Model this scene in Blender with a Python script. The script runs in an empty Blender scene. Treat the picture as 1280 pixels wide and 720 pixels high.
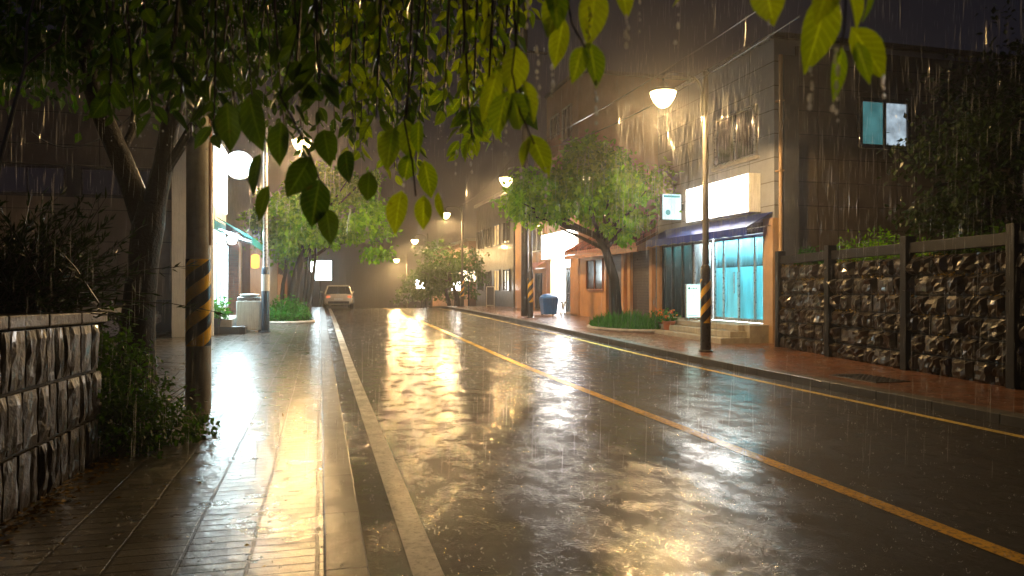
import bpy, bmesh, math, random
import numpy as np
from mathutils import Vector, Matrix

random.seed(7)
rng = np.random.default_rng(11)
S = bpy.context.scene
COL = S.collection
PI = math.pi
TH = math.radians(14.56)
CT, ST = math.cos(TH), math.sin(TH)
CAMZ, F = 1.6, 924.0

# ------------------------------------------------------------------ measuring
def W(px, py, d):
    """world point seen at (px,py) of the 1280x720 photograph, d metres ahead"""
    xc = (px - 640) / F * d
    return Vector((xc * CT + d * ST, d * CT - xc * ST, CAMZ + (360 - py) / F * d))

PROF = [(-40, 0), (-20, 0), (10, 0), (15, .02), (22, .12), (30, .22), (38, .28), (46, .30), (51, .22), (56, -.05),
        (61, -.42), (76, -1.46), (100, -3.1), (165, -7.2), (200, -9)]
def g(v):
    """height of the road at v metres along it"""
    for i in range(len(PROF) - 1):
        if PROF[i][0] <= v <= PROF[i + 1][0]:
            p0 = PROF[max(i - 1, 0)]; p1 = PROF[i]; p2 = PROF[i + 1]; p3 = PROF[min(i + 2, len(PROF) - 1)]
            h = p2[0] - p1[0]; t = (v - p1[0]) / h
            m1 = (p2[1] - p0[1]) / (p2[0] - p0[0]); m2 = (p3[1] - p1[1]) / (p3[0] - p1[0])
            return ((2*t**3 - 3*t**2 + 1) * p1[1] + (t**3 - 2*t**2 + t) * h * m1 + (-2*t**3 + 3*t**2) * p2[1] + (t**3 - t**2) * h * m2)
    return PROF[0][1] if v < PROF[0][0] else PROF[-1][1]
KH = .12
def gs(v): return g(v) + KH

# ------------------------------------------------------------------ materials
def newmat(name):
    m = bpy.data.materials.new(name); m.use_nodes = True
    nt = m.node_tree; nt.nodes.clear()
    out = nt.nodes.new('ShaderNodeOutputMaterial')
    return m, nt, out
def N(nt, t, **kw):
    n = nt.nodes.new(t)
    for k, v in kw.items():
        if k.startswith('i_'):
            key = k[2:]
            key = int(key) if key.isdigit() else key.replace('_', ' ')
            n.inputs[key].default_value = v
        else: setattr(n, k, v)
    return n
def L(nt, a, b): nt.links.new(a, b)
def ramp(nt, fac, stops):
    r = nt.nodes.new('ShaderNodeValToRGB')
    while len(r.color_ramp.elements) < len(stops): r.color_ramp.elements.new(.5)
    for e, (p, c) in zip(r.color_ramp.elements, stops):
        e.position = p; e.color = (c, c, c, 1) if isinstance(c, (int, float)) else (*c, 1)
    L(nt, fac, r.inputs[0]); return r.outputs[0]
def mixc(nt, f, a, b, mode='MIX'):
    m = N(nt, 'ShaderNodeMix', data_type='RGBA', blend_type=mode)
    for s, x in ((0, f), (6, a), (7, b)):
        if hasattr(x, 'is_output'): L(nt, x, m.inputs[s])
        else: m.inputs[s].default_value = x if s == 0 else (*x, 1)
    return m.outputs[2]
def mth(nt, op, a, b=None, c=None):
    m = N(nt, 'ShaderNodeMath', operation=op)
    for i, x in enumerate((a, b, c)):
        if x is None: continue
        if hasattr(x, 'is_output'): L(nt, x, m.inputs[i])
        else: m.inputs[i].default_value = x
    return m.outputs[0]
def coords(nt): return N(nt, 'ShaderNodeTexCoord').outputs['Object']
def noise(nt, vec, scale, detail=4, rough=.55, out=0):
    n = N(nt, 'ShaderNodeTexNoise'); n.inputs['Scale'].default_value = scale
    n.inputs['Detail'].default_value = detail; n.inputs['Roughness'].default_value = rough
    L(nt, vec, n.inputs['Vector']); return n.outputs[out]
def vscale(nt, vec, s):
    m = N(nt, 'ShaderNodeMapping'); m.inputs['Scale'].default_value = s; L(nt, vec, m.inputs['Vector']); return m.outputs[0]

def plain(name, col, rough=.4, var=.35, scale=6, bump=.15, bscale=40, metal=0, coat=.0, streak=True, dark=None, spec=.35):
    """weathered, rain-wet solid surface"""
    m, nt, out = newmat(name); co = coords(nt)
    b = N(nt, 'ShaderNodeBsdfPrincipled')
    a = noise(nt, co, scale, 6, .62)
    d = dark or tuple(c * (1 - var) for c in col)
    c = mixc(nt, ramp(nt, a, [(.3, 0.), (.7, 1.)]), d, tuple(min(1, c * (1 + var * .35)) for c in col))
    if streak:
        s = noise(nt, vscale(nt, co, (9, 9, .7)), 2.2, 4, .6)
        c = mixc(nt, mth(nt, 'MULTIPLY', ramp(nt, s, [(.5, 0.), (.75, 1.)]), .55), c, tuple(x * .55 for x in col))
    L(nt, c, b.inputs['Base Color'])
    rn = noise(nt, co, scale * 2.3, 3)
    L(nt, mth(nt, 'MULTIPLY_ADD', rn, .3, rough - .15), b.inputs['Roughness'])
    b.inputs['Metallic'].default_value = metal; b.inputs['Specular IOR Level'].default_value = spec
    b.inputs['Coat Weight'].default_value = coat; b.inputs['Coat Roughness'].default_value = .08
    if bump:
        bp = N(nt, 'ShaderNodeBump'); bp.inputs['Strength'].default_value = bump; bp.inputs['Distance'].default_value = .02
        L(nt, noise(nt, co, bscale, 5, .6), bp.inputs['Height']); L(nt, bp.outputs[0], b.inputs['Normal'])
    L(nt, b.outputs[0], out.inputs[0]); return m

def tiled(name, col, mortar, w, h, ms=.012, offset=0., rough=.45, plane='wall', var=.25, coat=.0, bump=.5, dirt=.5):
    m, nt, out = newmat(name); co = coords(nt)
    b = N(nt, 'ShaderNodeBsdfPrincipled')
    sx = N(nt, 'ShaderNodeSeparateXYZ'); L(nt, co, sx.inputs[0])
    cx = N(nt, 'ShaderNodeCombineXYZ')
    if plane == 'wall':
        L(nt, mth(nt, 'ADD', sx.outputs[0], sx.outputs[1]), cx.inputs[0]); L(nt, sx.outputs[2], cx.inputs[1])
    else:
        L(nt, sx.outputs[0], cx.inputs[0]); L(nt, sx.outputs[1], cx.inputs[1])
    br = N(nt, 'ShaderNodeTexBrick', offset=offset, squash=1)
    br.inputs['Scale'].default_value = 1; br.inputs['Brick Width'].default_value = w; br.inputs['Row Height'].default_value = h
    br.inputs['Mortar Size'].default_value = ms; br.inputs['Mortar Smooth'].default_value = .3; br.inputs['Bias'].default_value = 0
    br.inputs['Color1'].default_value = (*[c * (1 - var) for c in col], 1); br.inputs['Color2'].default_value = (*[min(1, c * (1 + var)) for c in col], 1)
    br.inputs['Mortar'].default_value = (*mortar, 1)
    wob = N(nt, 'ShaderNodeVectorMath', operation='MULTIPLY_ADD')
    L(nt, noise(nt, co, 1.3, 3, .5, 1), wob.inputs[0]); wob.inputs[1].default_value = (.03, .03, 0); L(nt, cx.outputs[0], wob.inputs[2])
    L(nt, wob.outputs[0], br.inputs['Vector'])
    a = noise(nt, co, 1.6, 7, .65)
    c = mixc(nt, mth(nt, 'MULTIPLY', ramp(nt, a, [(.35, 0.), (.75, 1.)]), dirt), br.outputs['Color'], tuple(x * .35 for x in col))
    L(nt, c, b.inputs['Base Color']); b.inputs['Specular IOR Level'].default_value = .12 if plane == 'floor' else .4
    L(nt, mth(nt, 'MULTIPLY_ADD', noise(nt, co, 3, 4), .35, rough - .17), b.inputs['Roughness'])
    L(nt, mth(nt, 'MULTIPLY', mth(nt, 'MULTIPLY_ADD', br.outputs['Fac'], -coat, coat), ramp(nt, noise(nt, co, 5, 6, .7), [(.36, .25), (.58, 1.)])), b.inputs['Coat Weight']); b.inputs['Coat Roughness'].default_value = .10; b.inputs['Coat IOR'].default_value = 1.33
    hgt = mth(nt, 'ADD', mth(nt, 'MULTIPLY', br.outputs['Fac'], -1.), mth(nt, 'ADD', mth(nt, 'MULTIPLY', noise(nt, co, 70, 5, .6), .35), mth(nt, 'MULTIPLY', noise(nt, co, 9, 3, .5), 1.0 if plane == 'floor' else .2)))
    bp = N(nt, 'ShaderNodeBump'); bp.inputs['Strength'].default_value = bump; bp.inputs['Distance'].default_value = .006
    L(nt, hgt, bp.inputs['Height']); L(nt, bp.outputs[0], b.inputs['Normal']); L(nt, bp.outputs[0], b.inputs['Coat Normal'])
    L(nt, b.outputs[0], out.inputs[0]); return m

def emit(name, col, strength, var=0.):
    m, nt, out = newmat(name)
    e = N(nt, 'ShaderNodeEmission'); e.inputs[0].default_value = (*col, 1); e.inputs[1].default_value = strength
    if var:
        c = mixc(nt, ramp(nt, noise(nt, coords(nt), 2.5, 3), [(.35, 0.), (.65, 1.)]), tuple(x * (1 - var) for x in col), col)
        L(nt, c, e.inputs[0])
    L(nt, e.outputs[0], out.inputs[0]); return m

def leafmat(name, dark, light, trans=.45, rough=.28, veins=False):
    m, nt, out = newmat(name)
    gi = N(nt, 'ShaderNodeNewGeometry')
    c = mixc(nt, gi.outputs['Random Per Island'], dark, light)
    n = noise(nt, coords(nt), 45, 3)
    c = mixc(nt, mth(nt, 'MULTIPLY', n, .5), c, tuple(x * .45 for x in dark))
    if veins:
        uv = N(nt, 'ShaderNodeUVMap'); su = N(nt, 'ShaderNodeSeparateXYZ'); L(nt, uv.outputs[0], su.inputs[0])
        ax = mth(nt, 'ABSOLUTE', su.outputs[0])
        rib = mth(nt, 'LESS_THAN', ax, .07)
        side = mth(nt, 'GREATER_THAN', mth(nt, 'SINE', mth(nt, 'MULTIPLY', mth(nt, 'SUBTRACT', su.outputs[1], mth(nt, 'MULTIPLY', ax, .22)), 52.)), .86)
        vn = mth(nt, 'MAXIMUM', rib, mth(nt, 'MULTIPLY', side, .5))
        c = mixc(nt, mth(nt, 'MULTIPLY', vn, .45), c, tuple(min(1, x * 1.7 + .04) for x in light))
        blot = ramp(nt, noise(nt, coords(nt), 90, 4, .7), [(.60, 0.), (.70, 1.)])
        c = mixc(nt, mth(nt, 'MULTIPLY', blot, .55), c, (.09, .05, .012))
    b = N(nt, 'ShaderNodeBsdfPrincipled'); L(nt, c, b.inputs['Base Color']); b.inputs['Roughness'].default_value = rough
    if veins: b.inputs['Coat Weight'].default_value = .7; b.inputs['Coat Roughness'].default_value = .12
    b.inputs['Specular IOR Level'].default_value = .5 if veins else .12
    t = N(nt, 'ShaderNodeBsdfTranslucent')
    tc = mixc(nt, 1., c, (1.9, 1.75, .3), 'MULTIPLY'); L(nt, tc, t.inputs[0])
    mx = N(nt, 'ShaderNodeMixShader'); mx.inputs[0].default_value = trans
    L(nt, b.outputs[0], mx.inputs[1]); L(nt, t.outputs[0], mx.inputs[2]); L(nt, mx.outputs[0], out.inputs[0]); return m

def wet_road(name, base, pud_lo=.46, pud_hi=.6, paint=False, worn=.35):
    m, nt, out = newmat(name); co = coords(nt)
    b = N(nt, 'ShaderNodeBsdfPrincipled')
    big = noise(nt, vscale(nt, co, (1, .45, 1)), .55, 6, .6)
    grain = noise(nt, co, 130, 4, .7)
    mid = noise(nt, co, 9, 5, .6)
    if paint:
        wear = ramp(nt, noise(nt, co, 26, 7, .72), [(.50, 0.), (.63, 1.)])
        c = mixc(nt, mth(nt, 'MULTIPLY', wear, worn + .4), base, (.05, .045, .04))
        c = mixc(nt, mth(nt, 'MULTIPLY', ramp(nt, mid, [(.4, 0.), (.7, 1.)]), .35), c, tuple(x * .5 for x in base))
    else:
        c = mixc(nt, ramp(nt, mid, [(.3, 0.), (.75, 1.)]), tuple(x * .6 for x in base), tuple(x * 1.3 for x in base))
        c = mixc(nt, mth(nt, 'MULTIPLY', ramp(nt, grain, [(.58, 0.), (.72, 1.)]), .5), c, tuple(x * 2.4 for x in base))
    L(nt, c, b.inputs['Base Color']); b.inputs['Roughness'].default_value = .6; b.inputs['Specular IOR Level'].default_value = .12
    pud = ramp(nt, big, [(pud_lo, 0.), (pud_hi, 1.)])
    blot = noise(nt, vscale(nt, co, (1, .7, 1)), 3.2, 6, .68)
    film = mth(nt, 'MULTIPLY', ramp(nt, blot, [(.40, .22), (.56, 1.)]), ramp(nt, grain, [(.34, .35), (.52, 1.)]))
    L(nt, film, b.inputs['Coat Weight']); b.inputs['Coat IOR'].default_value = 1.36
    L(nt, mth(nt, 'MULTIPLY_ADD', pud, -.04, .07), b.inputs['Coat Roughness'])
    # rings where drops land
    rings = None
    for sc, off in ((5.5, 0.), (8.5, 3.7), (3.6, 9.1)):
        mp = N(nt, 'ShaderNodeMapping'); mp.inputs['Location'].default_value = (off, off * 1.7, 0); mp.inputs['Scale'].default_value = (1, 1, 0)
        L(nt, co, mp.inputs['Vector'])
        v = N(nt, 'ShaderNodeTexVoronoi', feature='F1'); v.inputs['Scale'].default_value = sc; L(nt, mp.outputs[0], v.inputs['Vector'])
        dist = v.outputs['Distance']
        r = mth(nt, 'MULTIPLY', mth(nt, 'SINE', mth(nt, 'MULTIPLY', dist, 48.)), mth(nt, 'MAXIMUM', mth(nt, 'MULTIPLY_ADD', dist, -2.6, 1.), 0.))
        sepc = N(nt, 'ShaderNodeSeparateColor'); L(nt, v.outputs['Color'], sepc.inputs[0])
        r = mth(nt, 'MULTIPLY', r, mth(nt, 'GREATER_THAN', sepc.outputs[0], .45))
        rings = r if rings is None else mth(nt, 'ADD', rings, r)
    rip = mth(nt, 'ADD', noise(nt, vscale(nt, co, (1, .6, 1)), 11, 3, .6), mth(nt, 'MULTIPLY', noise(nt, co, 48, 2, .5), .55))
    hw = mth(nt, 'ADD', mth(nt, 'MULTIPLY', rings, .09), mth(nt, 'MULTIPLY', rip, 1.25))
    hw = mth(nt, 'ADD', hw, mth(nt, 'MULTIPLY', mth(nt, 'MULTIPLY', grain, mth(nt, 'SUBTRACT', 1.08, pud)), .22))
    hw = mth(nt, 'MULTIPLY', hw, mth(nt, 'MULTIPLY_ADD', pud, -.75, 1.25))
    bc = N(nt, 'ShaderNodeBump'); bc.inputs['Strength'].default_value = .6; bc.inputs['Distance'].default_value = .008
    L(nt, hw, bc.inputs['Height']); L(nt, bc.outputs[0], b.inputs['Coat Normal'])
    bb = N(nt, 'ShaderNodeBump'); bb.inputs['Strength'].default_value = .7; bb.inputs['Distance'].default_value = .008
    L(nt, grain, bb.inputs['Height']); L(nt, bb.outputs[0], b.inputs['Normal'])
    L(nt, b.outputs[0], out.inputs[0]); return m

def stripes(name, ca, cb, period=.33, a=.105, duty=.5):
    m, nt, out = newmat(name); co = coords(nt)
    sx = N(nt, 'ShaderNodeSeparateXYZ'); L(nt, co, sx.inputs[0])
    th = mth(nt, 'ARCTAN2', sx.outputs[1], sx.outputs[0])
    t = mth(nt, 'FRACT', mth(nt, 'DIVIDE', mth(nt, 'SUBTRACT', mth(nt, 'ADD', sx.outputs[2], 10.), mth(nt, 'MULTIPLY', th, a)), period))
    f = mth(nt, 'GREATER_THAN', t, duty)
    c = mixc(nt, f, ca, cb)
    d = ramp(nt, noise(nt, co, 18, 6, .7), [(.5, 0.), (.75, 1.)])
    c = mixc(nt, mth(nt, 'MULTIPLY', d, .3), c, (.06, .045, .02))
    b = N(nt, 'ShaderNodeBsdfPrincipled'); L(nt, c, b.inputs['Base Color']); b.inputs['Roughness'].default_value = .3
    L(nt, b.outputs[0], out.inputs[0]); return m

def watermat(name, transp=.45, bright=.85):
    m, nt, out = newmat(name)
    tr = N(nt, 'ShaderNodeBsdfTransparent')
    tl = N(nt, 'ShaderNodeBsdfTranslucent'); tl.inputs[0].default_value = (bright, bright, bright, 1)
    gl = N(nt, 'ShaderNodeBsdfGlossy'); gl.inputs['Roughness'].default_value = .12; gl.inputs[0].default_value = (.9, .9, .9, 1)
    m1 = N(nt, 'ShaderNodeMixShader'); m1.inputs[0].default_value = .35; L(nt, tl.outputs[0], m1.inputs[1]); L(nt, gl.outputs[0], m1.inputs[2])
    m2 = N(nt, 'ShaderNodeMixShader'); m2.inputs[0].default_value = transp; L(nt, m1.outputs[0], m2.inputs[1]); L(nt, tr.outputs[0], m2.inputs[2])
    L(nt, m2.outputs[0], out.inputs[0]); return m

def dropglass(name):
    m, nt, out = newmat(name)
    gb = N(nt, 'ShaderNodeBsdfGlass'); gb.inputs['IOR'].default_value = 1.33; gb.inputs['Roughness'].default_value = .0
    tl = N(nt, 'ShaderNodeBsdfTranslucent'); tl.inputs[0].default_value = (.95, .95, .95, 1)
    mx = N(nt, 'ShaderNodeMixShader'); mx.inputs[0].default_value = .45
    L(nt, gb.outputs[0], mx.inputs[1]); L(nt, tl.outputs[0], mx.inputs[2]); L(nt, mx.outputs[0], out.inputs[0]); return m

def cloth(name, col):
    m, nt, out = newmat(name); co = coords(nt)
    c = mixc(nt, ramp(nt, noise(nt, co, 3, 6, .6), [(.3, 0.), (.7, 1.)]), tuple(x * .6 for x in col), col)
    b = N(nt, 'ShaderNodeBsdfPrincipled'); L(nt, c, b.inputs['Base Color']); b.inputs['Roughness'].default_value = .38
    t = N(nt, 'ShaderNodeBsdfTranslucent'); L(nt, c, t.inputs[0])
    bp = N(nt, 'ShaderNodeBump'); bp.inputs['Strength'].default_value = .4; bp.inputs['Distance'].default_value = .02
    L(nt, noise(nt, co, 5, 3), bp.inputs['Height']); L(nt, bp.outputs[0], b.inputs['Normal'])
    mx = N(nt, 'ShaderNodeMixShader'); mx.inputs[0].default_value = .45
    L(nt, b.outputs[0], mx.inputs[1]); L(nt, t.outputs[0], mx.inputs[2]); L(nt, mx.outputs[0], out.inputs[0]); return m

def glass(name, tint, film=.5, rough=.05, top=9.):
    """shop glass: part clear, part frosted film that the room behind lights up"""
    m, nt, out = newmat(name)
    tr = N(nt, 'ShaderNodeBsdfTransparent'); tr.inputs[0].default_value = (*[.5 + .5 * x for x in tint], 1)
    tl = N(nt, 'ShaderNodeBsdfTranslucent'); tl.inputs[0].default_value = (*tint, 1)
    sx = N(nt, 'ShaderNodeSeparateXYZ'); L(nt, coords(nt), sx.inputs[0])
    m1 = N(nt, 'ShaderNodeMixShader')
    L(nt, mth(nt, 'MULTIPLY', ramp(nt, noise(nt, vscale(nt, coords(nt), (1, 1.5, .4)), 1.7, 3), [(.3, .6), (.7, 1.)]), mth(nt, 'MULTIPLY_ADD', mth(nt, 'LESS_THAN', sx.outputs[2], top), film * .85, film * .15)), m1.inputs[0])
    L(nt, tr.outputs[0], m1.inputs[1]); L(nt, tl.outputs[0], m1.inputs[2])
    gl = N(nt, 'ShaderNodeBsdfGlossy'); gl.inputs['Roughness'].default_value = rough
    fr = N(nt, 'ShaderNodeFresnel'); fr.inputs[0].default_value = 1.5
    m2 = N(nt, 'ShaderNodeMixShader'); L(nt, fr.outputs[0], m2.inputs[0]); L(nt, m1.outputs[0], m2.inputs[1]); L(nt, gl.outputs[0], m2.inputs[2])
    L(nt, m2.outputs[0], out.inputs[0]); return m

M = dict(
    road=wet_road('wet_asphalt', (.024, .021, .019)),
    gutter=wet_road('wet_gutter_asphalt', (.02, .018, .016)),
    white_paint=wet_road('worn_white_paint', (.74, .72, .66), paint=True, worn=.1),
    yellow_paint=wet_road('worn_yellow_paint', (.78, .43, .03), paint=True, worn=.5),
    edge_paint=wet_road('worn_yellow_edge_paint', (.72, .52, .12), paint=True, worn=.4),
    paver=tiled('wet_grey_pavers', (.10, .09, .08), (.03, .028, .026), .36, .115, .011, 0., .3, 'floor', .25, 1., 1.),
    redpaver=tiled('wet_red_pavers', (.19, .088, .052), (.05, .03, .02), .24, .12, .008, .5, .35, 'floor', .25, .9, .8),
    lot=tiled('wet_lot_pavers', (.10, .095, .09), (.03, .03, .03), .6, .3, .01, .5, .35, 'floor', .2, .9, .8),
    kerb=tiled('granite_kerb', (.11, .105, .10), (.025, .025, .025), 40, 1.0, .012, 0., .45, 'floor', .12, .4, .8),
    soil=plain('wet_soil', (.05, .035, .022), .6, .5, 5, .6, 25, streak=False),
    earth=plain('dark_ground', (.05, .045, .04), .5, .4, 1, .4, 12, streak=False),
    stone_left=plain('wet_field_stone', (.062, .045, .031), .36, .6, 4.5, .6, 28, coat=.3, dark=(.02, .016, .012)),
    stone_right=plain('wet_dark_stone', (.032, .026, .021), .32, .6, 3.5, .5, 22, coat=.45, streak=False, dark=(.010, .009, .008)),
    mortar=plain('dark_mortar', (.02, .018, .016), .7, .4, 8, .4, 40, streak=False),
    moss=leafmat('yellow_moss', (.10, .075, .012), (.30, .2, .03), .2),
    concrete=plain('wet_concrete', (.38, .36, .32), .42, .35, 4, .25, 50, coat=.2),
    rail=plain('wet_dark_rail', (.011, .011, .013), .45, .4, 5, .4, 60, coat=.05, spec=.12),
    bark=plain('wet_bark', (.012, .009, .0065), .5, .6, 9, 1., 30, coat=.1, spec=.15, dark=(.012, .01, .008)),
    twig=plain('thin_twig', (.06, .045, .03), .4, .4, 20, .2, 90, streak=False),
    pole_dark=plain('dark_pole_paint', (.035, .033, .032), .3, .3, 8, .1, 60, coat=.5),
    pole_grey=plain('grey_pole_paint', (.075, .07, .062), .35, .3, 8, .1, 60, coat=.3),
    pole_blue=plain('navy_pole_paint', (.035, .06, .10), .3, .3, 8, .1, 60, coat=.5),
    hazard=stripes('hazard_stripes', (.95, .56, .015), (.012, .012, .013)),
    hazard_small=stripes('narrow_hazard_stripes', (.78, .45, .03), (.012, .012, .013), .40, .1273, .45),
    panel_grey=tiled('grey_facade_panels', (.25, .27, .32), (.07, .065, .06), 1.15, .62, .014, 0., .5, 'wall', .07, .1, .5, .45),
    panel_side=tiled('brown_side_tiles', (.10, .085, .072), (.02, .017, .015), .62, .62, .014, 0., .4, 'wall', .12, .3, .5, .6),
    panel_beige=tiled('beige_wall_panels', (.24, .20, .165), (.05, .045, .04), 2.4, .95, .014, 0., .5, 'wall', .05, .1, .4, .5),
    orange_wall=plain('orange_render', (.46, .235, .10), .55, .3, 1.4, .25, 30, coat=.1),
    peach_wall=plain('peach_render', (.40, .27, .17), .5, .3, 1.4, .25, 30, coat=.1),
    pink_wall=plain('pinkish_render', (.33, .20, .15), .55, .3, 1.4, .25, 30),
    dark_wall=plain('dark_render', (.075, .08, .095), .45, .4, 1.2, .25, 30, coat=.1),
    brick=tiled('red_brick', (.26, .10, .06), (.16, .14, .12), .23, .08, .008, .5, .5, 'wall', .3, .1),
    tile_roof=tiled('wet_clay_tiles', (.24, .075, .045), (.05, .02, .015), .28, .22, .03, .5, .35, 'floor', .25, .5, 1.),
    shutter=tiled('dark_roller_shutter', (.07, .055, .05), (.015, .012, .011), 30, .1, .016, 0., .35, 'wall', .08, .2, 1.),
    dark_frame=plain('dark_window_frame', (.025, .025, .028), .3, .3, 8, .05),
    alu=plain('aluminium_frame', (.45, .46, .47), .3, .2, 8, .05, metal=.7),
    dglass=plain('dark_window_glass', (.02, .022, .026), .12, .2, 2, .0, streak=False, coat=.6),
    wood=plain('varnished_wood', (.30, .095, .03), .4, .4, 7, .2, 40),
    white_wall=plain('white_render', (.72, .72, .70), .5, .15, 2, .15, 40),
    white_metal=plain('white_enamel', (.75, .76, .74), .3, .12, 5, .05),
    room=plain('pale_room_wall', (.62, .68, .70), .6, .15, 2, .05, streak=False),
    teal_room=plain('teal_room_wall', (.12, .52, .60), .6, .2, 2, .05, streak=False),
    grey_room=plain('greenish_room_wall', (.22, .32, .31), .6, .4, 2, .05, streak=False),
    blue_awning=cloth('blue_awning_cloth', (.015, .05, .36)),
    teal_awning=cloth('teal_awning_cloth', (.04, .50, .48)),
    red_awning=cloth('rust_awning_cloth', (.42, .12, .05)),
    blue_plastic=plain('blue_plastic', (.03, .14, .5), .35, .2, 5, .05),
    terracotta=plain('terracotta_pot', (.28, .10, .05), .5, .3, 8, .2),
    silver=plain('silver_car_paint', (.42, .42, .42), .22, .1, 3, .0, metal=.5, coat=.8, streak=False),
    cream_paint=plain('pale_car_paint', (.62, .58, .5), .25, .1, 3, .0, coat=.8, streak=False),
    rubber=plain('tyre_rubber', (.015, .015, .015), .6, .2, 20, .1, streak=False),
    cable=plain('black_cable', (.03, .028, .026), .3, .2, 30, .0, streak=False, coat=.4),
    rust_iron=plain('cast_iron_plate', (.045, .042, .042), .32, .4, 14, .5, 70, metal=.4, streak=False),
    glass_shop=glass('cyan_film_glass', (.34, .84, .92), .8, .05, 2.15),
    glass_grey=glass('dim_shop_glass', (.10, .26, .27), .35),
    glass_white=glass('clear_shop_glass', (.7, .74, .74), .25),
    bulb=emit('lamp_bowl_glow', (1., .66, .26), 24),
    sign_white=emit('white_sign_face', (1., .95, .88), 14, .1),
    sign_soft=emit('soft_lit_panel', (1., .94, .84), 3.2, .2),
    sign_cool=emit('cool_sign_face', (.55, .92, 1.), 1.1, .35),
    sign_round=emit('round_sign_face', (.80, .96, 1.), 8.),
    sign_teal=emit('teal_sign_band', (.10, .45, .45), .5),
    sign_green=emit('pale_green_sign_face', (.66, 1., .88), 1.0, .1),
    sign_warm=emit('warm_sign_face', (1., .85, .55), 3.),
    strip_light=emit('ceiling_strip_glow', (.85, .97, 1.), 14),
    win_teal=emit('teal_lit_window', (.06, .20, .21), .55, .4),
    win_pale=emit('pale_lit_window', (.34, .43, .50), .75, .6),
    front_glow=emit('cool_front_glow', (.66, .93, 1.), 2.6, .45),  # added glow for the corner shop front, not a lit room
    win_warm=emit('warm_lit_window', (1., .62, .25), .8, .5),
    lantern=emit('orange_lantern_glow', (1., .38, .06), 1.6),
    ink=plain('grey_sign_ink', (.3, .3, .3), .6, .1, 5, 0, streak=False),
    green_ink=plain('green_sign_ink', (.02, .22, .16), .6, .1, 5, 0, streak=False),
    tail=emit('tail_lamp_glow', (1., .25, .1), .5),
    headlamp=plain('lamp_glass', (.6, .6, .62), .1, .1, 5, 0, streak=False, coat=1),
    leaf_near_lit=leafmat('lit_near_leaf', (.12, .26, .012), (.32, .47, .02), .7, .3),  # lamplight put into the colour, brighter than real leaves
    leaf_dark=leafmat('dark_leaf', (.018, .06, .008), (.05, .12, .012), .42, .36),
    leaf_lit_veined=leafmat('lit_veined_leaf', (.12, .26, .012), (.34, .47, .02), .7, .3, True),  # veined copy with the same lamplight in its colour
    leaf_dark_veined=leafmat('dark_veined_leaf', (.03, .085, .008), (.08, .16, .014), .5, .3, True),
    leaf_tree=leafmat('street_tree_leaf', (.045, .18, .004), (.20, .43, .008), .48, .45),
    leaf_conifer=leafmat('conifer_leaf', (.012, .03, .009), (.03, .055, .014), .2, .3),
    leaf_hedge=leafmat('hedge_leaf', (.02, .12, .012), (.06, .24, .03), .3, .4),
    leaf_fallen=leafmat('fallen_leaf', (.10, .06, .012), (.34, .2, .03), .1, .3),
    flower=leafmat('orange_petal', (.5, .08, .02), (.8, .3, .1), .3, .5),
    water=watermat('rain_water', .45, .8),
    drip=dropglass('drip_water'),
    splash=watermat('splash_water', .3, .85),
)

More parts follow.
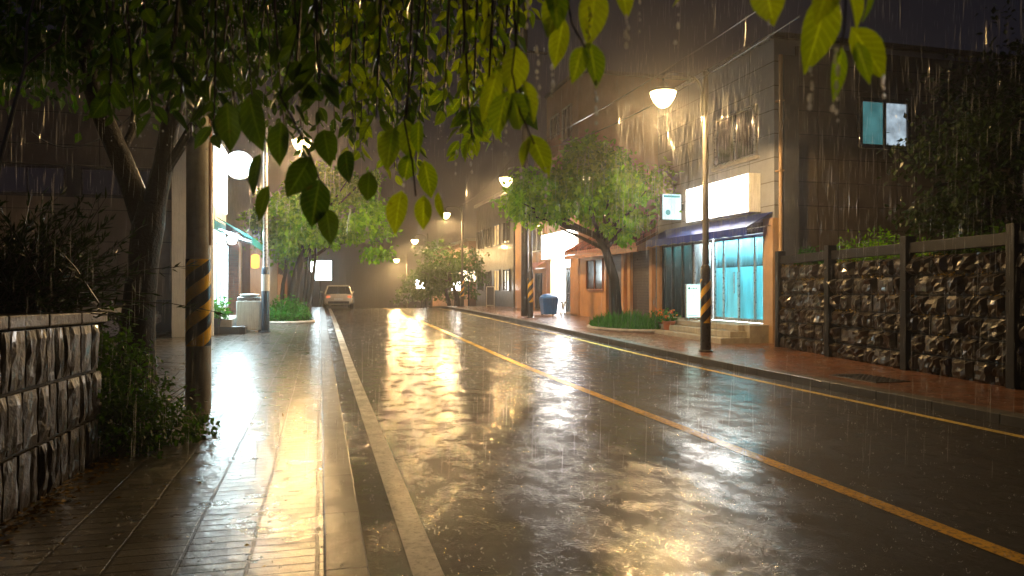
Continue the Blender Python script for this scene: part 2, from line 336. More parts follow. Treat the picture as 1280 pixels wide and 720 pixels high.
# ------------------------------------------------------------------ mesh helpers
class MB:
    def __init__(s): s.v = []; s.f = []
    def add(s, vs, fs):
        o = len(s.v); s.v += [tuple(p) for p in vs]; s.f += [tuple(i + o for i in f) for f in fs]; return s
    def box(s, x0, x1, y0, y1, z0, z1):
        return s.add([(x0,y0,z0),(x1,y0,z0),(x1,y1,z0),(x0,y1,z0),(x0,y0,z1),(x1,y0,z1),(x1,y1,z1),(x0,y1,z1)],
                     [(0,3,2,1),(4,5,6,7),(0,1,5,4),(1,2,6,5),(2,3,7,6),(3,0,4,7)])
    def hexa(s, p):
        return s.add(p, [(0,3,2,1),(4,5,6,7),(0,1,5,4),(1,2,6,5),(2,3,7,6),(3,0,4,7)])
    def tube(s, pts, radii, n=10, cap=True):
        pts = [Vector(p) for p in pts]
        if not hasattr(radii, '__len__'): radii = [radii] * len(pts)
        up = Vector((0, 0, 1)); rings = []
        t0 = (pts[1] - pts[0]).normalized(); a = t0.orthogonal().normalized()
        for i, p in enumerate(pts):
            t = (pts[min(i + 1, len(pts) - 1)] - pts[max(i - 1, 0)]).normalized()
            a = (a - t * a.dot(t))
            a = a.normalized() if a.length > 1e-5 else t.orthogonal().normalized()
            b = t.cross(a)
            rings.append([p + (a * math.cos(2*PI*k/n) + b * math.sin(2*PI*k/n)) * radii[i] for k in range(n)])
        vs = [q for r in rings for q in r]; fs = []
        for i in range(len(pts) - 1):
            for k in range(n):
                fs.append((i*n + k, i*n + (k+1) % n, (i+1)*n + (k+1) % n, (i+1)*n + k))
        if cap: fs += [tuple(range(n))[::-1], tuple(range((len(pts)-1)*n, len(pts)*n))]
        return s.add(vs, fs)
    def lathe(s, prof, c=(0,0,0), n=20, axis='z'):
        vs = []; fs = []
        for r, z in prof:
            for k in range(n):
                x, y = r * math.cos(2*PI*k/n), r * math.sin(2*PI*k/n)
                q = (x, y, z) if axis == 'z' else ((z, x, y) if axis == 'x' else (x, z, y))
                vs.append((q[0]+c[0], q[1]+c[1], q[2]+c[2]))
        for i in range(len(prof) - 1):
            for k in range(n): fs.append((i*n+k, i*n+(k+1) % n, (i+1)*n+(k+1) % n, (i+1)*n+k))
        fs += [tuple(range(n))[::-1], tuple(range((len(prof)-1)*n, len(prof)*n))]
        return s.add(vs, fs)
    def build(s, name, m, parent=None, smooth=False, bevel=0., local=False):
        me = bpy.data.meshes.new(name); v = s.v
        if not len(v): v = [(0,0,0)]
        off = Vector((0,0,0))
        if parent is None and not local:
            xs = [p[0] for p in v]; ys = [p[1] for p in v]; zs = [p[2] for p in v]
            off = Vector(((min(xs)+max(xs))/2, (min(ys)+max(ys))/2, min(zs)))
        elif parent is not None and not local:
            q = parent
            while q is not None: off = off + q.location; q = q.parent
        me.from_pydata([(p[0]-off.x, p[1]-off.y, p[2]-off.z) for p in v], [], s.f)
        me.materials.append(m); me.update()
        if smooth:
            me.polygons.foreach_set('use_smooth', [True] * len(me.polygons)); me.set_sharp_from_angle(angle=math.radians(40))
        o = bpy.data.objects.new(name, me); COL.objects.link(o)
        if parent is not None: o.parent = parent
        elif not local: o.location = off
        if bevel:
            b = o.modifiers.new('bevel', 'BEVEL'); b.width = bevel; b.segments = 2; b.limit_method = 'ANGLE'
        return o

def tag(o, label=None, cat=None, group=None, kind=None):
    if label: o['label'] = label
    if cat: o['category'] = cat
    if group: o['group'] = group
    if kind: o['kind'] = kind
    return o
def thing(name, label, cat, loc, group=None, rz=0.):
    o = bpy.data.objects.new(name, None); COL.objects.link(o); o.location = loc; o.rotation_euler = (0, 0, rz)
    o.empty_display_size = .2
    return tag(o, label, cat, group)
def copy_tree(o, parent=None):
    c = o.copy(); COL.objects.link(c)
    if parent is not None: c.parent = parent
    for ch in list(o.children): copy_tree(ch, c)
    return c
def structure(o): o['kind'] = 'structure'; return o

def strip(u0, u1, v0, v1, dz, name, m, dv=1.0, nu=1):
    vs = []; fs = []; n = max(2, int((v1 - v0) / dv) + 1)
    for i in range(n):
        v = v0 + (v1 - v0) * i / (n - 1); z = g(v) + dz
        for j in range(nu + 1): vs.append((u0 + (u1 - u0) * j / nu, v, z))
    for i in range(n - 1):
        for j in range(nu):
            a = i * (nu + 1) + j; fs.append((a, a + 1, a + nu + 2, a + nu + 1))
    me = bpy.data.meshes.new(name); me.from_pydata(vs, [], fs); me.materials.append(m)
    o = bpy.data.objects.new(name, me); COL.objects.link(o); return structure(o)
def bar(u0, u1, v0, v1, zlo, zhi, name, m, dv=1.0, bevel=.012):
    """a raised strip with both faces, following the road"""
    mb = MB(); n = int((v1 - v0) / dv) + 1
    for i in range(n):
        v = v0 + (v1 - v0) * i / (n - 1); z = g(v)
        mb.v += [(u0, v, z+zlo), (u1, v, z+zlo), (u1, v, z+zhi), (u0, v, z+zhi)]
    for i in range(n - 1):
        a = i*4
        for k in range(4): mb.f.append((a+k, a+(k+1) % 4, a+4+(k+1) % 4, a+4+k))
    mb.f += [(3, 2, 1, 0), tuple(range((n-1)*4, n*4))]
    o = mb.build(name, m, local=True, bevel=bevel); return structure(o)

# ------------------------------------------------------------------ leaves
def leaf_card():
    v = np.array([(0,0,0),(-.5,.42,.10),(0,1,-.06),(.5,.42,.10)], float); f = np.array([(0,3,2),(0,2,1)])
    return v, f
def leaf_fine(rows=7):
    v = []; f = []
    for i in range(rows + 1):
        t = i / rows
        w = .5 * (math.sin(PI * t ** .8) ** .85) * (1 if t < .75 else 1 - (t - .75) * 1.1) if 0 < t < 1 else .004
        bend = -.22 * t * t
        for sx, up in ((-1, .22), (-.5, .09), (0, 0), (.5, .09), (1, .22)):
            v.append((sx * w * .86, t, bend + up * w + .03 * math.sin(9 * t + sx * 2) * abs(sx) * w))
    for i in range(rows):
        for j in range(4): a = i*5 + j; f.append((a, a+1, a+6, a+5))
    return np.array(v), np.array(f)
CARD, FINE = leaf_card(), leaf_fine()
FINE_UV = np.array([(sx, i / 7) for i in range(8) for sx in (-1, -.5, 0, .5, 1)], float)
class Leaves:
    def __init__(s): s.v = []; s.f = []; s.n = 0; s.uv = []
    def put(s, pos, ydir, nrm, length, width, tpl=CARD):
        """pos, ydir, nrm: (n,3) arrays; ydir = base to tip"""
        pos = np.atleast_2d(pos); y = np.atleast_2d(ydir).astype(float); nz = np.atleast_2d(nrm).astype(float)
        y = y / np.linalg.norm(y, axis=1, keepdims=True)
        x = np.cross(y, nz); x /= np.maximum(np.linalg.norm(x, axis=1, keepdims=True), 1e-6); z = np.cross(x, y)
        length = np.broadcast_to(np.asarray(length, float), (len(pos),)); width = np.broadcast_to(np.asarray(width, float), (len(pos),))
        tv, tf = tpl
        P = (pos[:, None, :] + x[:, None, :] * tv[None, :, 0:1] * width[:, None, None]
             + y[:, None, :] * tv[None, :, 1:2] * length[:, None, None] + z[:, None, :] * tv[None, :, 2:3] * width[:, None, None])
        for i in range(len(pos)):
            s.f.append(tf + s.n); s.n += len(tv)
        if tpl is FINE: s.uv.append(np.tile(FINE_UV, (len(pos), 1)))
        s.v.append(P.reshape(-1, 3))
    def build(s, name, m, parent=None, smooth=False):
        mb = MB(); V = np.concatenate(s.v); mb.v = [tuple(p) for p in V.tolist()]
        mb.f = [tuple(q) for q in np.concatenate(s.f).tolist()]
        o = mb.build(name, m, parent)
        if s.uv:
            me = o.data; UV = np.concatenate(s.uv); li = np.zeros(len(me.loops), dtype=np.int64); me.loops.foreach_get('vertex_index', li)
            me.uv_layers.new(name='UVMap').data.foreach_set('uv', UV[li].ravel())
        if smooth: o.data.polygons.foreach_set('use_smooth', [True] * len(o.data.polygons))
        return o
def crown_leaves(LV, ells, n, size, clump=.35, droop=.5, per=28, shell=.55):
    vol = np.array([e[1][0]*e[1][1]*e[1][2] for e in ells]); vol = vol / vol.sum()
    for (c, r), w in zip(ells, vol):
        k = max(3, int(n * w / per)); c = np.array(c); r = np.array(r)
        d = rng.normal(size=(k, 3)); d /= np.linalg.norm(d, axis=1, keepdims=True)
        rad = shell + (1 - shell) * rng.random((k, 1)) ** .6
        rad *= 1 + .18 * rng.normal(size=(k, 1))
        cc = c + d * rad * r
        cs = clump * (.6 + .8 * rng.random((k, 1)))
        cen = np.repeat(cc, per, 0); out = np.repeat(d, per, 0); sg = np.repeat(cs, per, 0)
        pos = cen + rng.normal(size=cen.shape) * sg * np.array([.55, .55, .38])
        y = out * .5 + rng.normal(size=pos.shape) * .7 + np.array([0, 0, -droop])
        nz = out * .6 + rng.normal(size=pos.shape) * .5 + np.array([0, 0, .8])
        sz = size * (.65 + .7 * rng.random(len(pos)))
        LV.put(pos, y, nz, sz, sz * .62)
def wobble(a, b, n, amp, rad0, rad1):
    a, b = Vector(a), Vector(b); pts = []; rs = []
    for i in range(n + 1):
        t = i / n; p = a.lerp(b, t); k = amp * math.sin(PI * t) if i not in (0, n) else 0
        pts.append(p + Vector((random.uniform(-k, k), random.uniform(-k, k), random.uniform(-k, k) * .5))); rs.append(rad0 + (rad1 - rad0) * t)
    return pts, rs
def tree(name, label, base, trunk_pts, trunk_r, ells, n, size, lm, group=None, clump=.35, limbs=7, cat='tree', per=28, shell=.55):
    t = thing(name, label, cat, base, group)
    mb = MB(); mb.tube(trunk_pts, trunk_r, 10)
    top = Vector(trunk_pts[-1]); low = Vector(trunk_pts[-2])
    for i in range(limbs):
        c, r = random.choice(ells); c = Vector(c)
        e = c + Vector((random.uniform(-.8, .8) * r[0], random.uniform(-.8, .8) * r[1], random.uniform(-.5, .6) * r[2]))
        st = low.lerp(top, random.uniform(.45, 1))
        p, rr = wobble(st, e, 5, .15, trunk_r[-1] * .7, trunk_r[-1] * .12); mb.tube(p, rr, 6)
    mb.build('trunk', M['bark'], t, smooth=True)
    LV = Leaves(); crown_leaves(LV, ells, n, size, clump, per=per, shell=shell); LV.build('crown', lm, t)
    return t

# ------------------------------------------------------------------ ground, road, pavements
strip(-58, 58, -14, 162, -.10, 'ground', M['earth'], 2, 2)
strip(.25, 7.78, -12, 160, 0, 'road', M['road'], .8, 2)
strip(.50, .67, -12, 160, .004, 'road_line', M['white_paint'], .8)
strip(3.93, 4.08, -12, 160, .004, 'road_line', M['yellow_paint'], .8)
strip(7.24, 7.36, -12, 160, .004, 'road_line', M['edge_paint'], .8)
bar(.02, .25, -12, 120, -.08, KH + .004, 'kerb', M['kerb'])
bar(7.75, 8.0, -12, 120, -.08, KH + .004, 'kerb', M['kerb'])
strip(-3.05, .02, -12, 120, KH, 'pavement', M['paver'], .8, 2)
strip(-56, -3.05, 7.5, 120, KH - .004, 'forecourt', M['lot'], 1, 2)
strip(8.0, 13, -12, 120, KH, 'pavement', M['redpaver'], .8, 2)


# inspection cover on the right pavement
p = W(1085, 473, 12.1)
iv = thing('inspection_cover', 'dark rectangular iron inspection cover set in the red pavement', 'cover', (p.x, p.y, gs(p.y)))
MB().box(p.x-.32, p.x+.32, p.y-.55, p.y+.55, gs(p.y)-.02, gs(p.y)+.012).build('frame', M['rust_iron'], iv, bevel=.006)
mbc = MB()
for i in range(6):
    for j in range(10):
        x = p.x - .25 + i * .1; y = p.y - .45 + j * .1
        mbc.box(x-.03, x+.03, y-.03, y+.03, gs(p.y) + .010, gs(p.y) + .017)
mbc.build('tread_plate', M['rust_iron'], iv)

# ------------------------------------------------------------------ street lamps
def make_lamp(name, label, mats, band, group, flip=1):
    low, high = mats
    t = thing(name, label, 'street lamp', (0, 0, 0), group)
    MB().lathe([(.16, 0), (.16, .03), (.125, .05), (.118, .4), (.116, 1.86), (.10, 1.95), (.079, 1.98)], n=20).build('base_sleeve', low, t, True, local=True)
    MB().lathe([(.076, 1.9), (.070, 4.4), (.062, 6.38), (.066, 6.40), (.03, 6.45)], n=16).build('pole', high, t, True, local=True)
    if band:
        MB().lathe([(.1195, .66), (.1195, 1.66)], n=28).build('warning_band', M['hazard_small'], t, True, local=True)
    a = MB(); pts = [(-.11, 0, 5.35), (-.11, 0, 5.95)]
    for i in range(10):
        q = PI / 2 * i / 9
        pts.append((-.11 - .42 * (1 - math.cos(q)), 0, 5.95 + .36 * math.sin(q)))
    pts += [(-.80, 0, 6.33), (-.98, 0, 6.28), (-1.05, 0, 6.18), (-1.06, 0, 6.04)]
    a.tube(pts, .024, 8)
    a.tube([(-.11, 0, 5.42), (0, 0, 5.42)], .02, 6); a.tube([(-.11, 0, 5.88), (0, 0, 5.88)], .02, 6)
    a.build('arm', high, t, True, local=True)
    hd = MB().lathe([(.05, 6.10), (.09, 6.06), (.13, 5.97), (.29, 5.90), (.31, 5.87), (.30, 5.855), (.10, 5.86)], (-1.06, 0, 0), 24).build('lamp_hood', high, t, True, local=True)
    MB().lathe([(.285, 5.85), (.27, 5.78), (.21, 5.66), (.13, 5.56), (.06, 5.52)], (-1.06, 0, 0), 24).build('lamp_bowl', M['bulb'], t, True, local=True)
    return t
def lamp_light(parent, power):
    ld = bpy.data.lights.new('lamp_light', 'SPOT'); ld.energy = power; ld.color = (1., .62, .25); ld.shadow_soft_size = .12
    ld.spot_size = math.radians(178); ld.spot_blend = .12
    o = bpy.data.objects.new('lamp_light', ld); COL.objects.link(o); o.parent = parent; o.location = (-1.06, 0, 5.38)
    return o
LP = 900
grp = 'lamps along the right pavement'
proto = make_lamp('street_lamp', 'nearest right pavement lamp, its dark banded pole in front of the shop steps', (M['pole_dark'], M['pole_grey']), True, grp)
proto.location = (8.53, 15.24, gs(15.24))
proto2 = make_lamp('street_lamp', 'lamp further down the right pavement', (M['pole_dark'], M['pole_grey']), False, grp)
lampset = [proto]
for v, u, lab in ((30.0, 8.6, 'second right pavement lamp, its banded pole left of the round street tree'),
                  (45.9, 8.68, 'third right pavement lamp, banded pole among the far trees on the crest')):
    c = copy_tree(proto); c.location = (u, v, gs(v)); c['label'] = lab; lampset.append(c)
for i, (v, lab) in enumerate(((61, 'fourth right pavement lamp, glowing small above the far tree beyond the crest'), (76, 'farthest right pavement lamp, lowest small glow in the haze'))):
    c = proto2 if i == 0 else copy_tree(proto2)
    c.location = (8.62, v, gs(v)); c['label'] = lab; lampset.append(c)
for i, o in enumerate(lampset): lamp_light(o, LP * (1, 1, 1.4, 2.2, 2.6)[i])
ll = make_lamp('street_lamp', 'left pavement lamp on a navy blue and pale grey pole beside the white cabinet', (M['pole_blue'], M['alu']), False, None)
ll.location = (-1.6, 23.56, gs(23.56)); ll.rotation_euler = (0, 0, PI)
nt_ = MB().lathe([(.119, 1.25), (.119, 1.75)], n=20).build('pasted_notice', M['white_metal'], ll, True, local=True)
lamp_light(ll, LP * 1.1)

# ------------------------------------------------------------------ utility poles and cables
p = W(248, 512, 9.0)
up = thing('utility_pole', 'thick round concrete utility pole with diagonal yellow and black band on the left pavement', 'utility pole', (p.x, p.y, gs(p.y)), 'utility poles')
MB().lathe([(.148, 0), (.140, 2), (.118, 9), (.10, 12.5), (.02, 12.52)], n=28).build('shaft', M['concrete'], up, True, local=True)
MB().lathe([(.1475, .78), (.1455, 1.83)], n=36).build('warning_band', M['hazard'], up, True, local=True)
mb = MB()
for z in (4.1, 4.16): mb.lathe([(.138, z), (.138, z+.03)], n=24)
mb.build('clamp', M['alu'], up, True, local=True)
MB().tube([(.135, -.03, 2.0), (.135, -.03, 5), (.12, -.03, 8)], .022, 8).build('conduit', M['orange_wall'], up, True, local=True)

al = MB(); al.tube([(.12, 0, 5.7), (.5, .0, 6.15), (.95, 0, 6.2), (1.1, 0, 6.12), (1.12, 0, 6.02)], .026, 8)
al.build('lamp_arm', M['pole_grey'], up, True, local=True)
MB().lathe([(.05, 6.03), (.13, 5.94), (.29, 5.87), (.31, 5.84), (.10, 5.83)], (1.12, 0, 0), 24).build('lamp_hood', M['pole_grey'], up, True, local=True)
MB().lathe([(.285, 5.82), (.27, 5.75), (.21, 5.63), (.13, 5.53), (.06, 5.49)], (1.12, 0, 0), 24).build('lamp_bowl', M['bulb'], up, True, local=True)
lamp_light(up, LP * .14).location = (1.12, 0, 5.36)
p = W(656, 300, 33)
u2 = thing('utility_pole', 'tall dark utility pole with crossarms rising behind the right street tree', 'utility pole', (p.x, p.y, gs(p.y)), 'utility poles')
MB().lathe([(.17, 0), (.165, 2), (.13, 14.6), (.03, 14.65)], n=18).build('shaft', M['rail'], u2, True, local=True)
for z, w in ((11.7, 1.0), (13.2, .9)):
    a = MB(); a.box(-w, w, -.2, -.1, z, z+.1).build('crossarm', M['rail'], u2, local=True)
    for x in (-w*.85, -w*.4, w*.4, w*.85):
        MB().lathe([(.03, z+.1), (.05, z+.16), (.03, z+.2), (.045, z+.26), (.01, z+.3)], (x, -.15, 0), 8).build('insulator', M['white_metal'], u2, True, local=True)
p2 = p
def cable(a, b, sag, r, label):
    a, b = Vector(a), Vector(b); pts = []
    for i in range(25):
        t = i / 24; q = a.lerp(b, t); q.z -= sag * 4 * t * (1 - t); pts.append(q)
    o = MB().tube(pts, r, 6).build('overhead_cable', M['cable'], smooth=True)
    return tag(o, label, 'cable', 'overhead cables')
cable(W(1010, -30, 13), W(655, 185, 33), .25, .014, 'thin upper cable running from above the near shop roof to the tall pole')
cable(W(1000, 20, 13.3), W(655, 190, 33), .5, .016, 'lower cable hanging just under the upper one, passing above the nearest lamp')
cable(W(655, 180, 33), W(545, 258, 60), 1.1, .02, 'sagging cable running from the tall pole past the second lamp to the far haze')
cable(W(40, 165, 15), W(235, 60, 9.2), .7, .012, 'thin double cable sagging before the beige wall on the left')
cable(W(655, 70, 33), W(300, -60, 26), 1.2, .016, 'high cable crossing the street from the tall pole to the left')

# ------------------------------------------------------------------ building helpers
def fbox(root, name, m, u0, u1, v0, v1, z0, z1, bevel=0, label=None):
    o = MB().box(u0, u1, v0, v1, z0, z1).build(name, m, root, bevel=bevel)
    if label: o['label'] = label
    return o
def window(root, axis, at, out, a0, a1, z0, z1, frame_m, panes, fw=.06, depth=.09, split=1, name='window'):
    """axis 'u': in a wall at x=at facing out(+-1) in x, a along y; axis 'v': wall at y=at, a along x"""
    def q(d0, d1, b0, b1, z0, z1, mb):
        lo, hi = sorted((at + out*d0, at + out*d1))
        if axis == 'u': mb.box(lo, hi, b0, b1, z0, z1)
        else: mb.box(b0, b1, lo, hi, z0, z1)
    mb = MB()
    q(-.02, depth, a0, a0+fw, z0, z1, mb); q(-.02, depth, a1-fw, a1, z0, z1, mb)
    q(-.02, depth, a0+fw, a1-fw, z0, z0+fw, mb); q(-.02, depth, a0+fw, a1-fw, z1-fw, z1, mb)
    n = split; w = (a1 - a0 - 2*fw) / n
    for i in range(1, n): q(-.02, depth*.8, a0+fw+w*i-fw*.4, a0+fw+w*i+fw*.4, z0+fw, z1-fw, mb)
    fr = mb.build(name, frame_m, root, bevel=.006)
    for i in range(n):
        pm = MB(); q(.008, .03, a0+fw+w*i+(fw*.4 if i else 0), a0+fw+w*(i+1)-(fw*.4 if i < n-1 else 0), z0+fw, z1-fw, pm)
        pm.build('pane', panes[i % len(panes)], fr)
    return fr
def area(name, loc, size, power, col, rot=(0, 0, 0), parent=None):
    ld = bpy.data.lights.new(name, 'AREA'); ld.shape = 'RECTANGLE'; ld.size, ld.size_y = size; ld.energy = power; ld.color = col
    o = bpy.data.objects.new(name, ld); COL.objects.link(o); o.location = loc; o.rotation_euler = rot; return o

# ---- building A: two storeys, the bright shop on the right
UF = 11.37
vA0, vA1 = 16.8, 23.6
A = thing('shop_building', 'two storey grey panelled building with the lit white shop sign and cyan glass doors', 'building', (UF, vA0, g(vA0)))
gz = gs(17); FZ = .66
fbox(A, 'upper_wall', M['panel_grey'], UF, 20, vA0, vA1, 3.35, 8.06)
fbox(A, 'side_wall', M['panel_side'], UF+.3, 20, vA0-.004, vA0+.25, -.1, 3.346)
fbox(A, 'side_wall', M['panel_side'], UF+.62, 20.004, vA0-.05, vA0-.002, -.1, 7.9)
fbox(A, 'corner_column', M['dark_wall'], UF+.17, UF+.618, vA0-.16, vA0-.005, -.1, 7.6)
fbox(A, 'pilaster', M['peach_wall'], UF-.06, UF+.30, vA0-.02, vA0+.42, -.1, 3.42, .01)
fbox(A, 'roof_coping', M['dark_frame'], UF-.09, 20.1, vA0-.12, vA1+.06, 8.063, 8.20, .01)
fbox(A, 'rear_wall', M['room'], 15.2, 15.4, vA0+.3, vA1, 0, 3.34)
fbox(A, 'shop_floor', M['concrete'], UF+.02, 15.19, vA0+.3, vA1, 0, FZ-.02)
fbox(A, 'shop_partition', M['room'], UF+1.35, UF+1.45, vA0+.5, 21.1, FZ, 3.34)
fbox(A, 'shop_partition', M['room'], UF+.2, 15.1, 21.12, 21.22, FZ, 3.34)
fbox(A, 'shop_partition', M['grey_room'], UF+1.6, UF+1.7, 21.24, vA1-.05, FZ, 3.34)
fbox(A, 'far_wall', M['panel_grey'], UF, 15.2, vA1-.02, vA1+.2, -.1, 3.345)
fbox(A, 'pilaster', M['orange_wall'], UF-.05, UF+.2, vA1-.25, vA1-.03, -.1, 3.40, .01)
sl = MB().box(UF+.35, UF+.55, vA0+.9, 20.8, 3.25, 3.32).build('strip_light', M['strip_light'], A)
dm = MB()
for y in (17.6, 18.5, 19.3, 20.2):    # shelves seen through the glass
    dm.box(UF+1.0, UF+1.34, y, y+.7, 1.9, 1.95); dm.box(UF+1.0, UF+1.34, y, y+.7, 2.4, 2.45)
    for k in range(5): dm.box(UF+1.05, UF+1.2, y+.06+k*.13, y+.14+k*.13, 1.95, 2.1+.06*(k % 3)); 
    for k in range(4): dm.box(UF+1.05, UF+1.2, y+.08+k*.15, y+.18+k*.15, 2.45, 2.62+.07*(k % 2))
dm.build('shelving', M['white_metal'], A)
fbox(A, 'counter', M['wood'], UF+.75, UF+1.15, 18.4, 20.6, FZ, FZ+.95, .02)
# storefront frames and panes
def storefront(root, v_edges, z0, z1, pane_m, fm, u=UF+.08, door=()):
    mb = MB()
    for v in v_edges: mb.box(u-.05, u+.05, v-.035, v+.035, z0, z1)
    for a, b in zip(v_edges, v_edges[1:]):
        mb.box(u-.045, u+.045, a+.035, b-.035, z0, z0+.09); mb.box(u-.045, u+.045, a+.035, b-.035, z1-.08, z1)
        if (a, b) not in door: pass
    fr = mb.build('shopfront_frame', fm, root, bevel=.005)
    for i, (a, b) in enumerate(zip(v_edges, v_edges[1:])):
        MB().box(u-.006, u+.006, a+.036, b-.036, z0+.091, z1-.081).build('pane', pane_m, fr)
    return fr
storefront(A, [17.25, 17.75, 18.55, 19.35, 19.85], FZ, 3.06, M['glass_shop'], M['alu'])
storefront(A, [20.0, 20.45, 21.1], FZ, 3.06, M['glass_white'], M['alu'])
storefront(A, [21.2, 21.9, 22.6, 23.3], FZ-.3, 3.06, M['glass_grey'], M['dark_frame'])
fbox(A, 'fascia', M['dark_frame'], UF-.02, UF+.12, vA0+.45, vA1-.27, 3.07, 3.345)
hb = MB(); 
for v in (18.45, 18.65): hb.tube([(UF-.04, v, 1.45), (UF-.04, v, 2.05)], .018, 8)
hb.build('door_handle', M['alu'], A, True)
fbox(A, 'plinth', M['concrete'], UF-.62, UF+.0, 16.95, 22.6, 0, FZ-.02, .012)
window(A, 'u', UF, -1, 17.55, 19.7, 5.15, 6.55, M['alu'], [M['dglass']], split=2)
fbox(A, 'window_sill', M['concrete'], UF-.1, UF-.0, 17.45, 19.8, 5.06, 5.146)
window(A, 'v', vA0-.05, -1, 13.85, 15.5, 5.33, 6.68, M['dark_frame'], [M['win_teal'], M['win_pale']], fw=.11, split=2)
# drainpipe
dp = MB(); dp.tube([(UF+.10, vA0-.13, .1), (UF+.10, vA0-.13, 4.0), (UF+.10, vA0-.13, 7.6)], .05, 10)
for z in (1.5, 4.6, 6.4): dp.box(UF+.03, UF+.17, vA0-.19, vA0+.0, z, z+.04)
dp.build('drainpipe', M['peach_wall'], A, True)
gt = MB().box(UF-.2, UF-.092, vA0-.1, vA1, 8.0, 8.12).build('gutter', M['alu'], A, bevel=.01)
# entrance steps
st = thing('entrance_steps', 'three low concrete steps up to the cyan glass shop doors', 'steps', (10.3, 18.5, gs(18)))
s1 = MB()
for k, (u0, vv0) in enumerate(((9.92, 16.95), (10.26, 16.80 + .15), (10.56, 16.95))):
    z1 = gz + (FZ - .03 - gz) * (k + 1) / 3 - (.002 if k == 2 else 0)
    MB().box(u0, UF-.63, vv0 + .0 + k * .12, 21.6 - k * .3, (gz - .05) if k == 0 else gz + (FZ - .03 - gz) * k / 3 + .001, z1).build('step', M['concrete'], st, bevel=.015)
# lit sign over the shop
sg = thing('shop_sign', 'long glowing white sign box above the blue awning with faint marks', 'sign', (UF-.3, 19.2, 3.65))
fbox(sg, 'case', M['white_metal'], UF-.36, UF-.004, 17.4, 20.85, 3.62, 4.66, .01)
fbox(sg, 'sign_face', M['sign_white'], UF-.378, UF-.362, 17.43, 20.82, 3.65, 4.63)
ik = MB()
for (y, z, w, h) in ((19.62, 4.12, .03, .05), (19.70, 4.18, .05, .02), (19.76, 4.12, .02, .06), (19.56, 4.02, .06, .025), (19.68, 4.02, .05, .02), (19.80, 4.02, .04, .025)):
    ik.box(UF-.384, UF-.379, y, y+w, z, z+h)
ik.build('faint_mark', M['ink'], sg)
fbox(sg, 'faint_bar', M['sign_warm'], UF-.384, UF-.379, 17.78, 17.83, 3.85, 4.45)
# blue awning
aw = thing('shop_awning', 'deep blue sloping awning below the long white sign', 'awning', (UF-.5, 19.5, 3.1))
ya, yb = 16.85, 22.9
def awning(root, u_wall, u_out, y0, y1, zw, zo, drop, cloth, bars, scallop=.16):
    n = 40; mb = MB()
    for i in range(n + 1):
        y = y0 + (y1 - y0) * i / n
        sag = .018 * math.sin(i * PI / 5) ** 2
        mb.v += [(u_wall, y, zw), ((u_wall+u_out)/2, y, (zw+zo)/2 - sag), (u_out, y, zo),
                 (u_out, y, zo - drop - .02 * math.sin(i * PI / 2)), (u_out + math.copysign(.012, u_wall-u_out), y, zo - drop - .02 * math.sin(i * PI / 2)),
                 (u_out + math.copysign(.012, u_wall-u_out), y, zo-.012), ((u_wall+u_out)/2, y, (zw+zo)/2 - sag - .015), (u_wall, y, zw-.015)]
    for i in range(n):
        for k in range(8): a = i*8; mb.f.append((a+k, a+(k+1) % 8, a+8+(k+1) % 8, a+8+k))
    mb.f += [tuple(range(8))[::-1], tuple(range(n*8, n*8+8))]
    mb.build('canopy', cloth, root, True)
    fr = MB()
    for y in np.linspace(y0+.03, y1-.03, 5):
        fr.tube([(u_wall, y, zw-.35), (u_out+math.copysign(.03, u_wall-u_out), y, zo-.06)], .014, 6)
    fr.tube([(u_out+math.copysign(.03, u_wall-u_out), y0, zo-.05), (u_out+math.copysign(.03, u_wall-u_out), y1, zo-.05)], .016, 6)
    fr.build('frame', bars, root, True)
awning(aw, UF-.02, UF-.78, ya, yb, 3.58, 3.17, .2, M['blue_awning'], M['alu'])
# small projecting sign
ps = thing('projecting_sign', 'small square cool white sign projecting left of the long sign', 'sign', (10.95, 21.75, 3.85))
fbox(ps, 'case', M['dark_frame'], 10.58, 11.26, 21.66, 21.84, 3.78, 4.62, .01)
fbox(ps, 'sign_face', M['sign_cool'], 10.60, 11.24, 21.644, 21.657, 3.80, 4.60)
fbox(ps, 'faint_band', M['sign_teal'], 10.63, 11.20, 21.638, 21.643, 4.5, 4.57)
bl = MB(); bl.lathe([(.01, 21.636), (.09, 21.638), (.09, 21.643)], (10.78, 0, 4.02), 14, 'y'); bl.build('faint_blob', M['sign_teal'], ps)
fbox(ps, 'bracket', M['dark_frame'], 11.261, UF, 21.72, 21.78, 4.1, 4.3)
# standing sign on the steps' landing
p = W(867, 380, 22.0); p.z = FZ - .02
fs = thing('standing_sign', 'upright pale green lit board standing on the shop landing left of the nearest lamp pole', 'sign', tuple(p))
fbox(fs, 'board', M['alu'], p.x-.24, p.x+.24, p.y, p.y+.09, FZ+.05, FZ+1.06, .01)
fbox(fs, 'sign_face', M['sign_green'], p.x-.225, p.x+.225, p.y-.008, p.y-.001, FZ+.07, FZ+1.04)
gi = MB(); gi.lathe([(.012, p.y-.014), (.035, p.y-.014), (.035, p.y-.009)], (p.x-.15, 0, FZ+.93), 12, 'y')
for k in range(4): gi.box(p.x-.08+k*.05, p.x-.05+k*.05, p.y-.014, p.y-.009, FZ+.91, FZ+.94+.01*(k % 2))
gi.box(p.x-.19, p.x+.12, p.y-.014, p.y-.009, FZ+.12, FZ+.135); gi.build('faint_mark', M['green_ink'], fs)
ft = MB()
for x in (-.2, .2): ft.box(p.x+x-.02, p.x+x+.02, p.y-.08, p.y+.17, FZ-.019, FZ+.05)
ft.build('foot', M['alu'], fs)
area('shop_ceiling_light', (UF+.8, 18.8, 3.22), (.9, 3.6), 3000, (.78, .96, 1.))
area('shop_ceiling_light', (UF+.9, 22.3, 3.22), (.9, 1.6), 130, (.75, .97, .95))

